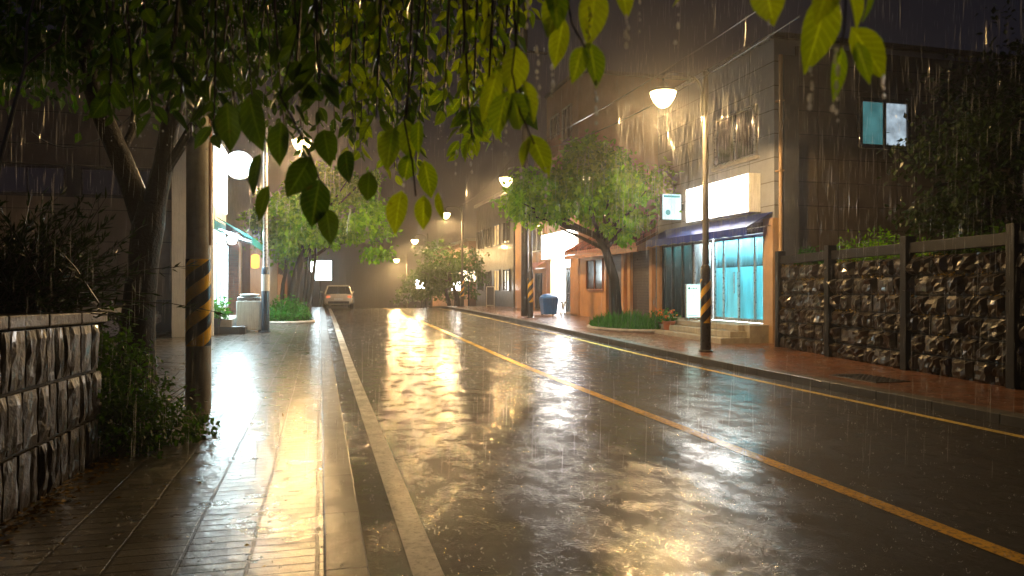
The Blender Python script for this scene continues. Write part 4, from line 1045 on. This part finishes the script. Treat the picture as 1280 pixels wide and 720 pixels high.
# right retaining wall with posts and rail
def rw(v): return Vector((9.93 + .141 * (v - 8.58), v, 0))
ra, rb = rw(3.8), rw(16.1); rd = (ra - rb).normalized(); rn = Vector((rd.y, -rd.x, 0))
if rn.x > 0: rn = -rn
wr = thing('stone_wall', 'dark wet rock faced retaining wall with posts and top rail beside the right pavement', 'wall', ((ra.x+rb.x)/2, (ra.y+rb.y)/2, KH))
stones(wr, (rb.x, rb.y), (ra.x, ra.y), lambda t: KH - .02, lambda t: 2.13 + .08*t, 6, .36, M['stone_right'], rn, seed=9, relief=.10)
i0, i1 = rb - rn*.04, ra - rn*.04; j0, j1 = rb - rn*.45, ra - rn*.45
MB().hexa([(i0.x,i0.y,0),(i1.x,i1.y,0),(j1.x,j1.y,0),(j0.x,j0.y,0),(i0.x,i0.y,2.11),(i1.x,i1.y,2.18),(j1.x,j1.y,2.18),(j0.x,j0.y,2.11)]).build('core', M['mortar'], wr)
for v in (15.9, 13.65, 11.1, 8.66, 6.2, 3.9):
    c = rw(v) + rn*.03; s = (rb.y - v) / (rb.y - ra.y)
    zt_ = 2.40 + .08*s + .10
    mb = MB(); hw_, hd = .085, .1; A1 = rd*hw_; N1 = rn*hd
    mb.hexa([*( (q.x, q.y, 0) for q in (c-A1+N1, c+A1+N1, c+A1-N1, c-A1-N1)), *((q.x, q.y, zt_) for q in (c-A1+N1, c+A1+N1, c+A1-N1, c-A1-N1))])
    mb.build('post', M['rail'], wr, bevel=.012)
vs_ = [15.9, 13.65, 11.1, 8.66, 6.2, 3.9]
for a_, b_ in zip(vs_, vs_[1:]):
    ca, cb_ = rw(a_) + rd*.087, rw(b_) - rd*.087
    sa, sb = (rb.y-a_)/(rb.y-ra.y), (rb.y-b_)/(rb.y-ra.y)
    q = []
    for z_off in (2.19, 2.38):
        q += [(*(ca+rn*.07).xy, z_off+.08*sa), (*(cb_+rn*.07).xy, z_off+.08*sb), (*(cb_-rn*.07).xy, z_off+.08*sb), (*(ca-rn*.07).xy, z_off+.08*sa)]
    MB().hexa(q).build('rail', M['rail'], wr, bevel=.01)
# moss and weeds in the joints
LV = Leaves()
for k in range(1500):
    t_ = rng.random(); row = rng.choice([2, 3, 4, 5, 6], p=[.08, .12, .22, .33, .25]); base = rb.lerp(ra, t_); 
    if math.sin(t_*31 + row*2.1) + .6*math.sin(t_*83) < .15: continue
    z = KH + (2.13 - KH + .08*t_) * row / 6 + rng.normal() * .012
    pos = base + rn * (.01 + .04 * rng.random())
    LV.put((pos.x, pos.y, z), rng.normal(size=3) + np.array([rn.x, rn.y, -.3]), (rn.x, rn.y, .5), .03 + .03*rng.random(), .022 + .02*rng.random())
LV.build('moss', M['moss'], wr)
# raised garden soil behind
gb = rb - rn*.46; ga = ra - rn*.46
o = MB().hexa([(gb.x,gb.y,0),(ga.x,ga.y,0),(30,ga.y,0),(30,gb.y,0),(gb.x,gb.y,2.05),(ga.x,ga.y,2.1),(30,ga.y,2.6),(30,gb.y,2.5)]).build('garden_bed', M['soil']); structure(o)

# ------------------------------------------------------------------ street trees and planting
def W3(px, py, d): return tuple(W(px, py, d))
# right street tree
b0 = W(772, 405, 25); b0.z = gs(b0.y)
tp = [tuple(b0), W3(768, 350, 25), W3(757, 312, 25), W3(745, 292, 25)]
ells = [(W3(690, 245, 25), (1.55, 1.5, 1.0)), (W3(745, 225, 25), (1.9, 1.8, 1.25)), (W3(800, 245, 25), (1.2, 1.5, 1.0)), (W3(725, 200, 25.3), (1.1, 1.2, .7)), (W3(655, 255, 25), (.6, .8, .5)), (W3(770, 280, 25), (1.2, 1.2, .5))]
T = tree('street_tree', 'round leafy street tree leaning over the grass bed on the right pavement', tuple(b0), tp, [.20, .16, .14, .11], ells, 11000, .2, M['leaf_tree'], 'street trees', .36, 10, shell=.5, per=75)
lm = MB()
for e in ((780, 280), (700, 285), (760, 250), (800, 262), (730, 240)):
    p_, r_ = wobble(W3(757, 312, 25), W3(*e, 25 + random.uniform(-.5, .5)), 5, .08, .09, .03); lm.tube(p_, r_, 7)
lm.build('limb', M['bark'], T, True)
def bed(name, label, c, r, n, size, m, spike=False, border=True, cat='plants'):
    t = thing(name, label, cat, tuple(c))
    LV = Leaves(); c = np.array(c); k = n
    rad = np.sqrt(rng.random(k)); ang = rng.random(k) * 2*PI
    pos = np.stack([c[0] + r[0]*rad*np.cos(ang), c[1] + r[1]*rad*np.sin(ang), np.full(k, c[2])], 1)
    hgt = r[2] * (1 - .6*rad**3) * (.6 + .5*rng.random(k)) * (1 + .25*np.sin(pos[:, 0]*7) * np.cos(pos[:, 1]*5))
    if spike:
        pos[:, 2] += hgt * .35 * rng.random(k)
        y = rng.normal(size=(k, 3)) * .45 + np.array([0, 0, 1]); LV.put(pos, y, rng.normal(size=(k, 3)), hgt * .75, .03 + .02*rng.random(k))
    else:
        pos[:, 2] += hgt * rng.random(k) ** .5
        LV.put(pos, rng.normal(size=(k, 3)) + np.array([0, 0, .3]), rng.normal(size=(k, 3)) * .6 + np.array([0, 0, 1]), size*(.6+.8*rng.random(k)), size*.55)
    LV.build('foliage', m, t)
    if border:
        mb = MB(); q = []
        for i in range(28): q.append((c[0] + (r[0]+.08)*math.cos(2*PI*i/27), c[1] + (r[1]+.08)*math.sin(2*PI*i/27), c[2] + .03))
        mb.tube(q, .06, 6); mb.build('edging', M['concrete'], t, True)
    return t
c = W(783, 412, 24.6); c.z = gs(c.y)
bed('grass_bed', 'bed of tall rain soaked green grass round the foot of the right street tree', c, (1.05, 1.9, .62), 3200, .1, M['leaf_hedge'], True)
# left street tree
b0 = W(368, 400, 28.5); b0.z = gs(b0.y)
tp = [tuple(b0), W3(366, 370, 28.5), W3(372, 340, 28.5), W3(378, 315, 28.5)]
ells = [(W3(395, 275, 28.5), (1.9, 1.8, 1.3)), (W3(440, 265, 28.8), (1.3, 1.4, 1.2)), (W3(455, 228, 28.8), (.8, 1., .6)), (W3(360, 280, 28.3), (1.3, 1.3, 1.2)), (W3(405, 235, 28.5), (1.4, 1.4, .9)), (W3(470, 300, 28.8), (.7, .9, .7)), (W3(370, 315, 28.3), (1.1, 1.2, .5))]
T = tree('street_tree', 'broad bright yellow green street tree over the left pavement beyond the lamp', tuple(b0), tp, [.24, .2, .17, .12], ells, 12000, .2, M['leaf_tree'], 'street trees', .36, 10, shell=.5, per=75)
lm = MB()
for (x0, x1) in ((352, 358), (378, 388), (385, 395)):
    p_, r_ = wobble(W3(x0, 400, 28.4), W3(x1, 310, 28.5), 6, .06, .10, .05); lm.tube(p_, r_, 7)
lm.build('trunk', M['bark'], T, True)
c = W(360, 400, 27.6); c.z = gs(c.y)
bed('hedge', 'low clipped green hedge at the foot of the left street tree', c, (.85, 1.1, .85), 2600, .11, M['leaf_hedge'])
# far trees on the crest
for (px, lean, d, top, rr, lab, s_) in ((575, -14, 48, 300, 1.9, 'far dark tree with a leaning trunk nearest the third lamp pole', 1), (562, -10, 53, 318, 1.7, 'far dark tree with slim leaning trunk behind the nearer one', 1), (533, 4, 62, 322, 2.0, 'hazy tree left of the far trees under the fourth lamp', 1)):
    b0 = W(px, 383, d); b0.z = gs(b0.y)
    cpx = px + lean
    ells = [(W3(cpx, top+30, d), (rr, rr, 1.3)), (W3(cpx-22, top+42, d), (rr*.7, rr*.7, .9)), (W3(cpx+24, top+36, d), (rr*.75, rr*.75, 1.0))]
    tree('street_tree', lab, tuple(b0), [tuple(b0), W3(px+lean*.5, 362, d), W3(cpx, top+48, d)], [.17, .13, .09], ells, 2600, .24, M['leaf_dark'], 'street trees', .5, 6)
# garden shrubs above the right wall and the dark tree behind
c = rw(13.2) - rn*.75; c.z = 2.0
t = bed('garden_shrub', 'loose shrub growing above the rock faced wall below the lit upper window', c, (.55, 1.5, .75), 1500, .085, M['leaf_tree'], False, False, 'shrub')
c = rw(15.4) - rn*.5; c.z = 2.05
bed('garden_shrub', 'small fern like plant at the shop end of the rock faced wall', c, (.32, .45, .55), 500, .1, M['leaf_hedge'], False, False, 'shrub')
c = rw(9.9) - rn*.8; c.z = 2.05
bed('garden_shrub', 'dark shrub above the rock faced wall under the garden tree', c, (.6, 1.4, .6), 1200, .085, M['leaf_dark'], False, False, 'shrub')
b0 = W(1230, 300, 14.5); b0.z = 2.2
ells = [(W3(1215, 190, 14.5), (1.3, 1.4, 1.5)), (W3(1290, 150, 14.5), (1.6, 1.6, 1.7)), (W3(1190, 240, 14.2), (.7, .9, .8)), (W3(1250, 260, 14), (1.2, 1.2, .7)), (W3(1290, 90, 14.8), (1., 1.1, .8))]
tree('garden_tree', 'dark bushy tree at the right edge behind the rock faced wall', tuple(b0), [tuple(b0), W3(1232, 250, 14.5), W3(1235, 200, 14.5)], [.16, .13, .1], ells, 7500, .13, M['leaf_conifer'], None, .36, 8, shell=.35)

# dark conifer like shrub on the left planting bed
b0 = W(15, 405, 6.3); b0.z = 1.2
t = thing('conifer_shrub', 'dark spiky evergreen shrub rising behind the low wall at the left edge', 'shrub', tuple(b0))
LV = Leaves(); tw = MB()
for k in range(330):
    az = rng.random()*2*PI; el = rng.random() ** .8 * 1.25 - .12
    Ln = .55 + .5*rng.random()
    dr = Vector((math.cos(az)*math.cos(el), math.sin(az)*math.cos(el), math.sin(el)*1.05))
    st_p = Vector(b0) + Vector((rng.normal()*.22, rng.normal()*.22, .1 + .35*rng.random()))
    tip = st_p + dr*Ln + Vector((0, 0, -.08))
    tw.tube([st_p, st_p.lerp(tip, .6) + Vector((0, 0, .03)), tip], [.009, .006, .003], 4, False)
    n = 20; tt = .25 + .75*rng.random(n)
    pos = np.array(st_p)[None] + (np.array(tip - st_p))[None]*tt[:, None]
    y = np.array(dr)[None]*1.0 + rng.normal(size=(n, 3))*.55
    LV.put(pos, y, rng.normal(size=(n, 3)) + np.array([0, 0, .6]), .075 + .05*rng.random(n), .02)
tw.build('stems', M['twig'], t); LV.build('foliage', M['leaf_conifer'], t)
# creeper at the wall end
c = W(175, 560, 6.9); c.z = KH
t = thing('creeper_bush', 'wet leafy creeper spilling from the wall end onto the pavement round the trunk', 'shrub', tuple(c))
LV = Leaves()
crown_leaves(LV, [((c.x-.25, c.y+.1, .55), (.42, .65, .5)), ((c.x+.02, c.y-.15, .35), (.45, .5, .3)), ((c.x+.28, c.y+.2, .28), (.35, .5, .2)), ((c.x-.35, c.y+.5, .85), (.32, .5, .4)), ((c.x-.42, c.y-.45, .5), (.16, .5, .5)), ((c.x-.5, c.y+.02, .95), (.2, .4, .35))], 5200, .062, .13, per=16, shell=.3)
LV.build('foliage', M['leaf_dark'], t)
tw = MB()
for k in range(40):
    p_, r_ = wobble((c.x-.35+random.uniform(-.1, .2), c.y+.3, .15), (c.x+random.uniform(-.55, .5), c.y+random.uniform(-.6, .7), random.uniform(.15, .95)), 5, .08, .007, .003); tw.tube(p_, r_, 4, False)
tw.build('stems', M['twig'], t)
# fallen leaves
LV = Leaves(); n = 420
t_ = rng.random(n); bx = la.x + (lb_.x-la.x)*t_; by = la.y + (lb_.y-la.y)*t_; off = np.abs(rng.normal(size=n))*.12 + .02
pos = np.stack([bx + on.x*off, by + on.y*off, KH + .006 + .012*rng.random(n)], 1)
LV.put(pos, rng.normal(size=(n, 3))*np.array([1, 1, .15]), rng.normal(size=(n, 3))*.3 + np.array([0, 0, 1]), .035+.03*rng.random(n), .025+.02*rng.random(n))
n = 130; uu = -1.9 + 1.7*rng.random(n)**2; vv = 4 + 9*rng.random(n)
LV.put(np.stack([uu, vv, np.full(n, KH+.008)], 1), rng.normal(size=(n, 3))*np.array([1, 1, .1]), rng.normal(size=(n, 3))*.25 + np.array([0, 0, 1]), .03+.03*rng.random(n), .022)
o = LV.build('fallen_leaves', M['leaf_fallen']); tag(o, 'small yellow brown leaves scattered along the foot of the left wall', 'leaves', None, 'stuff')

# ------------------------------------------------------------------ the near tree with its hanging branches
b0 = W(172, 470, 8.3); b0.z = gs(b0.y) - .03
NT = thing('overhanging_tree', 'dark wet tree on the left, leafy branches hanging across the top of the view', 'tree', tuple(b0))
mb = MB()
mb.tube([tuple(b0), W3(171, 430, 8.3), W3(174, 380, 8.3), W3(180, 320, 8.3), W3(186, 278, 8.3), W3(190, 255, 8.3)], [.23, .19, .17, .16, .17, .15], 14)
mb.tube([W3(182, 290, 8.3), W3(168, 240, 8.3), W3(150, 195, 8.2), W3(130, 150, 8.1), W3(115, 110, 8.0), W3(105, 50, 7.9), W3(85, -20, 7.8)], [.12, .125, .115, .105, .09, .08, .05], 12)
mb.tube([W3(188, 285, 8.3), W3(196, 240, 8.3), W3(205, 205, 8.3), W3(212, 160, 8.2), W3(228, 100, 8.0), W3(260, 20, 7.6), W3(330, -90, 6.8), W3(480, -220, 5.6), W3(700, -300, 4.2), W3(950, -420, 2.8)], [.12, .12, .11, .095, .085, .08, .07, .055, .04, .02], 12)
mb.tube([W3(206, 215, 8.3), W3(225, 185, 8.1), W3(245, 150, 7.9), W3(262, 90, 7.6), W3(275, 0, 7.2)], [.06, .055, .05, .045, .03], 8)
mb.tube([W3(150, 195, 8.2), W3(165, 165, 8.3), W3(172, 120, 8.4), W3(180, 60, 8.5)], [.05, .045, .04, .03], 8)
mb.tube([W3(260, 20, 7.6), W3(300, -60, 5.5), W3(330, -120, 3.5), W3(500, -260, 2.2)], [.05, .04, .035, .02], 8)
mb.build('trunk', M['bark'], NT, True)
LV = Leaves()
ells = [(W3(60, 20, 7.8), (1.5, 1.4, .75)), (W3(180, 10, 7.4), (1.5, 1.3, .85)), (W3(300, -10, 6.6), (1.1, 1.2, .8)), (W3(400, -20, 5.6), (.9, 1., .6)), (W3(500, -40, 4.9), (.8, .9, .6)), (W3(20, 60, 8.6), (1.2, 1., .5)), (W3(230, 75, 7.5), (.7, .8, .5))]
crown_leaves(LV, ells, 7600, .13, .3, droop=.9, per=22, shell=.25)
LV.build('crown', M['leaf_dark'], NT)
UPV = np.array([0, 0, 1.])
CAMDIR = np.array([ST, CT, 0])
def spray(pts, n, size, m, seed, wr=.56, spread=1.):
    """one hanging twig with alternate drooping leaves"""
    R = np.random.default_rng(seed); pts = [Vector(p) for p in pts]
    tw = MB().tube(pts, [.006 - .004 * i / (len(pts)-1) for i in range(len(pts))], 5, False).build('branch', M['twig'], NT, True)
    LV = Leaves(); seg = len(pts) - 1
    for i in range(n):
        t = (i + .5 + R.uniform(-.3, .3)) / n * seg; k = min(int(t), seg-1); p = np.array(pts[k].lerp(pts[k+1], t-k))
        side = np.array([CT, -ST, 0]) * (1 if i % 2 else -1)
        y = side * R.uniform(.0, 1.05) * spread + CAMDIR * R.normal()*.6 + np.array([0, 0, -1.])
        nz = -CAMDIR * R.uniform(.0, 1.) + side * R.normal()*1.1 + np.array([0, 0, .2])
        s = size * R.uniform(.5, 1.2)
        LV.put(p + y/np.linalg.norm(y)*.012, y, nz, s, s*wr*R.uniform(.85, 1.15), FINE)
    LV.build('leaves', m, tw, smooth=True); return tw
def big(leaves, twig, d, m, seed):
    R = np.random.default_rng(seed)
    tw = MB().tube([W3(x, y, d) for x, y in twig], .0013*d, 6, False).build('branch', M['twig'], NT, True)
    LV = Leaves()
    for (x0, y0, x1, y1, w) in leaves:
        dd_ = d + R.normal()*.05; a, b = np.array(W(x0, y0, dd_)), np.array(W(x1, y1, dd_ + R.normal()*.03))
        Ln = np.linalg.norm(b-a); nz = -CAMDIR + np.array([CT, -ST, 0])*R.normal()*.55 + UPV*R.uniform(-.1, .4)
        LV.put(a, b-a, nz, Ln*1.05, w/F*d*1.18, FINE)
    LV.build('leaves', m, tw, smooth=True)
big([(1036,-12,1012,88,50),(1064,34,1108,96,40),(1052,58,1044,124,20),(1070,52,1088,102,20),(955,-26,966,26,42),(1060,-22,1078,30,36),(1038,-24,1024,22,30),(1088,-22,1084,26,24)],
    [(1075,-60),(1058,-10),(1055,40),(1048,70)], 1.15, M['leaf_lit_veined'], 1)
big([(702,-12,684,40,34),(705,22,692,84,28),(736,52,749,104,32),(728,58,717,100,24),(745,-16,737,52,38),(775,-26,786,20,26),(852,-22,846,9,22),(690,-20,700,30,30)],
    [(725,-60),(710,0),(715,30),(732,60)], 1.3, M['leaf_lit_veined'], 2)
big([(664,168,686,214,30),(662,172,650,206,18),(640,116,656,164,38),(634,114,617,168,34),(646,58,640,118,38),(622,88,604,152,26),(655,100,672,150,28)],
    [(650,-60),(648,20),(640,90),(650,140),(668,180)], 1.45, M['leaf_lit_veined'], 3)
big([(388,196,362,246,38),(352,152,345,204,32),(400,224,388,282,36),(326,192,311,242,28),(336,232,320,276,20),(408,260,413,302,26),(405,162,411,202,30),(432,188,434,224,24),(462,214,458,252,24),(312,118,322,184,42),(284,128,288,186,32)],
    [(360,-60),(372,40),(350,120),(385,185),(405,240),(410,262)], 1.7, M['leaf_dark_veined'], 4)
big([(492,160,482,208,30),(506,148,512,200,28),(512,192,505,228,24),(530,200,540,248,24),(502,238,491,288,30),(530,244,528,286,22),(548,240,552,276,18),(524,150,520,190,22)],
    [(530,-60),(520,60),(505,150),(515,200),(520,245)], 1.7, M['leaf_lit_veined'], 5)
RR = random.Random(4)
for i in range(84):
    px = RR.uniform(120, 640) if i < 46 else RR.uniform(240, 610); d = RR.uniform(1.9, 4.6) if i < 46 else RR.uniform(3.2, 5.4)
    low = {0: 130, 1: 150, 2: 185, 3: 200, 4: 170}[min(4, int((px-120)/110))]
    tip = RR.uniform(low*.55, low*1.12); dx = RR.uniform(-25, 25)
    spray([W3(px, -90, d), W3(px+dx*.3, tip*.3-30, d), W3(px+dx*.7, tip*.7, d+.05), W3(px+dx, tip, d+.08)], int(7 + tip/14), .085 if d < 3 else .09, M['leaf_dark_veined'] if px < 420 or RR.random() < .5 else M['leaf_lit_veined'], i+20)  # sprays further right often take the leaf colour with lamplight in it
for i, (px, tip, d) in enumerate(((590, 175, 2.4), (610, 120, 2.0), (575, 190, 3.0), (555, 140, 2.6), (640, 25, 3.5), (660, 10, 3.2), (450, 190, 3.0), (470, 150, 2.2), (435, 120, 2.6), (600, 60, 2.7), (620, 70, 3.1))):
    spray([W3(px+8, -90, d), W3(px+6, tip*.3-30, d), W3(px+2, tip*.7, d+.05), W3(px, tip, d+.08)], int(8 + tip/12), .085, M['leaf_lit_veined'], i+90)
# bare pale sapling at the far left
t = thing('sapling', 'thin bare pale sapling with a forked stem at the far left edge', 'sapling', tuple(W(0, 405, 4.6)))
mb = MB(); mb.tube([W3(-30, 420, 4.6), W3(0, 200, 4.6), W3(16, 140, 4.6), W3(32, 80, 4.6), W3(34, 30, 4.6), W3(48, -20, 4.6)], [.02, .014, .012, .01, .008, .006], 7)
mb.tube([W3(32, 82, 4.6), W3(52, 65, 4.55), W3(73, 52, 4.5), W3(82, 20, 4.5)], [.009, .008, .007, .005], 6)
mb.build('stem', M['pole_grey'], t, True)

# ------------------------------------------------------------------ water: drips, rain, splashes
def drops(points, r, stretch, name, m, seg=6):
    mb = MB()
    for (p, rr, st_) in points:
        o = len(mb.v)
        prof = [(-1, .02), (-.6, .8), (0, 1.), (.5, .62), (1, .05)]
        for a, b in prof:
            for k in range(seg): mb.v.append((p[0]+rr*b*math.cos(2*PI*k/seg), p[1]+rr*b*math.sin(2*PI*k/seg), p[2]+a*rr*st_))
        for i in range(len(prof)-1):
            for k in range(seg): mb.f.append((o+i*seg+k, o+i*seg+(k+1) % seg, o+(i+1)*seg+(k+1) % seg, o+(i+1)*seg+k))
    return mb.build(name, m, smooth=True)
dr = []
RD = random.Random(3)
for (px, y0, y1, d, n) in ((1014, 88, 132, 1.15, 7), (1045, 60, 150, 1.15, 12), (1105, 96, 118, 1.15, 4), (683, 210, 255, 1.45, 6), (745, 105, 152, 1.3, 6), (690, 85, 120, 1.3, 5), (736, 10, 70, 1.3, 9), (728, 55, 95, 1.3, 5),
                           (784, 20, 55, 1.3, 6), (846, 8, 50, 1.4, 4), (800, 0, 40, 1.5, 4), (651, 206, 222, 1.45, 3), (672, 60, 120, 1.45, 7), (565, 40, 75, 1.9, 7), (515, 5, 25, 1.8, 3), (633, 110, 190, 1.45, 8), (505, 225, 262, 1.7, 6), (463, 60, 130, 2.2, 8),
                           (585, 60, 150, 2.3, 10), (960, 26, 30, 1.15, 2), (528, 286, 330, 1.7, 5), (458, 255, 300, 1.8, 4), (570, 190, 215, 2.2, 4), (590, 180, 215, 2.2, 5), (500, 130, 145, 1.8, 4), (660, 0, 30, 1.5, 4)):
    for i in range(n):
        y = y0 + (y1-y0)*(i + RD.uniform(-.3, .3))/max(1, n-1); big_ = RD.uniform(.0016, .0042)
        dr.append((W(px + RD.gauss(0, 1.2), y, d + RD.gauss(0, .01)), big_, RD.uniform(1.1, 2.4)))
for i in range(900):
    dr.append((W(RD.uniform(130, 640), RD.uniform(0, 1)**1.5*190, RD.uniform(1.8, 5)), RD.uniform(.0012, .003), 1.4))
o = drops(dr, 0, 0, 'water_drops', M['drip']); tag(o, 'bright strings of drops falling from the hanging leaf tips', 'water drops', None, 'stuff')
BULBS = [o.location + Vector((-1.06, 0, 5.4)) for o in lampset] + [Vector((-.54, 23.56, 5.6))]
def rain(n, d0, d1, px0, px1, py0, py1, r, l0, l1, R):
    v = []; f = []
    for i in range(n):
        d = math.sqrt(R.uniform(d0*d0, d1*d1)); p = W(R.uniform(px0, px1), R.uniform(py0, py1), d)
        if p.z < .05 or any((p - q).length < 1.15 for q in BULBS): continue
        L_ = R.uniform(l0, l1); sl_ = R.gauss(.03, .02); rr = r * R.uniform(.6, 1.3); k = len(v)
        top = Vector((p.x + sl_*L_, p.y, p.z + L_)); mid = (p + top)/2
        for q, s in ((p, .25), (mid, 1), (top, .25)):
            for a in range(3): v.append((q.x + rr*s*math.cos(2.094*a), q.y + rr*s*math.sin(2.094*a), q.z))
        for b in range(2):
            for a in range(3): f.append((k+b*3+a, k+b*3+(a+1) % 3, k+b*3+3+(a+1) % 3, k+b*3+3+a))
    return v, f
RN = random.Random(12); mb = MB()
for args in ((2400, 2.5, 8, -60, 1340, -60, 600, .0009, .05, .24), (4600, 8, 20, -60, 1340, -60, 420, .0012, .10, .42), (700, 20, 40, 150, 1150, -60, 400, .0022, .2, .5),
             (2000, 14, 18.5, 770, 950, 95, 300, .0013, .15, .5), (120, 29, 32, 580, 680, 200, 330, .0035, .35, .6), (150, 20, 24, 310, 440, 170, 300, .003, .3, .5)):
    mb.add(*rain(*args, RN))
o = mb.build('rain', M['water'], smooth=True); tag(o, 'fine rain falling across the whole street', 'rain', None, 'stuff')
# splashes
mb = MB(); sp = []
def splash_at(u, v, z, s):
    n = RN.randint(3, 6)
    for k in range(n):
        a = RN.uniform(0, 2*PI); rr = RN.uniform(.2, 1)*s
        sp.append(((u + rr*math.cos(a), v + rr*math.sin(a), z + RN.uniform(.1, 1.3)*s), RN.uniform(.0007, .0017)*(1 + v*.10), RN.uniform(.9, 2.2)))
for i in range(2300):
    d = 3.6 + 22*RN.random()**1.7; p = W(RN.uniform(330, 1330), 400, d)
    if .3 < p.x < 7.7: splash_at(p.x, p.y, g(p.y)+.004, RN.uniform(.008, .035))
for i in range(420):
    v = 3.6 + 14*RN.random()**1.5; splash_at(RN.uniform(-1.7, .2), v, gs(v)+.004, RN.uniform(.006, .025))
for i in range(160):
    v = RN.uniform(7, 20); splash_at(RN.uniform(7.8, 10), v, gs(v)+.004, RN.uniform(.006, .025))
o = drops(sp, 0, 0, 'rain_splashes', M['splash'], 5); tag(o, 'tiny crowns of spray where rain hits road and pavement', 'splashes', None, 'stuff')

# ------------------------------------------------------------------ haze
hm, hnt, hout = newmat('rain_haze')
pv = N(hnt, 'ShaderNodeVolumePrincipled'); pv.inputs['Color'].default_value = (.93, .93, .95, 1); pv.inputs['Density'].default_value = .0021; pv.inputs['Anisotropy'].default_value = .84
L(hnt, pv.outputs[0], hout.inputs['Volume'])
hz = MB().box(-59, 59, -15, 163, -9.5, 17).build('haze', hm); tag(hz, 'rain mist filling the street air', 'haze', None, 'stuff')

# ------------------------------------------------------------------ world, sun, camera
w = bpy.data.worlds.new('World'); S.world = w; w.use_nodes = True
nt = w.node_tree; bg = nt.nodes['Background']
sky = N(nt, 'ShaderNodeTexSky', sky_type='NISHITA', sun_disc=False); sky.sun_elevation = math.radians(3); sky.sun_rotation = math.radians(200); sky.air_density = 1.5; sky.dust_density = 4
hs = N(nt, 'ShaderNodeHueSaturation'); hs.inputs['Saturation'].default_value = .15; L(nt, sky.outputs[0], hs.inputs['Color'])
mx = N(nt, 'ShaderNodeMix', data_type='RGBA', blend_type='MULTIPLY'); mx.inputs[0].default_value = 1; mx.inputs[7].default_value = (.72, .70, 1.15, 1)
L(nt, hs.outputs[0], mx.inputs[6]); L(nt, mx.outputs[2], bg.inputs[0]); bg.inputs[1].default_value = .0038
sd = bpy.data.lights.new('moon', 'SUN'); sd.energy = .002; sd.angle = math.radians(20); sd.color = (1, .95, .9)
so = bpy.data.objects.new('moon', sd); COL.objects.link(so); so.rotation_euler = (math.radians(50), 0, math.radians(200)); so.location = (0, 0, 16)

cd = bpy.data.cameras.new('camera'); cam = bpy.data.objects.new('camera', cd); COL.objects.link(cam); S.camera = cam
cam.location = (0, 0, CAMZ); cam.rotation_euler = (PI/2, 0, -TH)
cd.sensor_width = 36; cd.lens = F / 1280 * 36; cd.clip_start = .05; cd.clip_end = 1000
cd.dof.use_dof = True; cd.dof.focus_distance = 15; cd.dof.aperture_fstop = 4.5

S.view_settings.view_transform = 'Standard'; S.view_settings.look = 'None'; S.view_settings.exposure = .95; S.view_settings.gamma = 1
S.view_settings.use_curve_mapping = False
c_ = S.cycles
c_.use_denoising = True; c_.denoiser = 'OPENIMAGEDENOISE'
c_.max_bounces = 6; c_.diffuse_bounces = 3; c_.glossy_bounces = 3; c_.transmission_bounces = 4; c_.volume_bounces = 0; c_.transparent_max_bounces = 10
c_.sample_clamp_indirect = 3; c_.sample_clamp_direct = 0; c_.caustics_reflective = False; c_.caustics_refractive = False
c_.use_adaptive_sampling = False; c_.use_light_tree = True
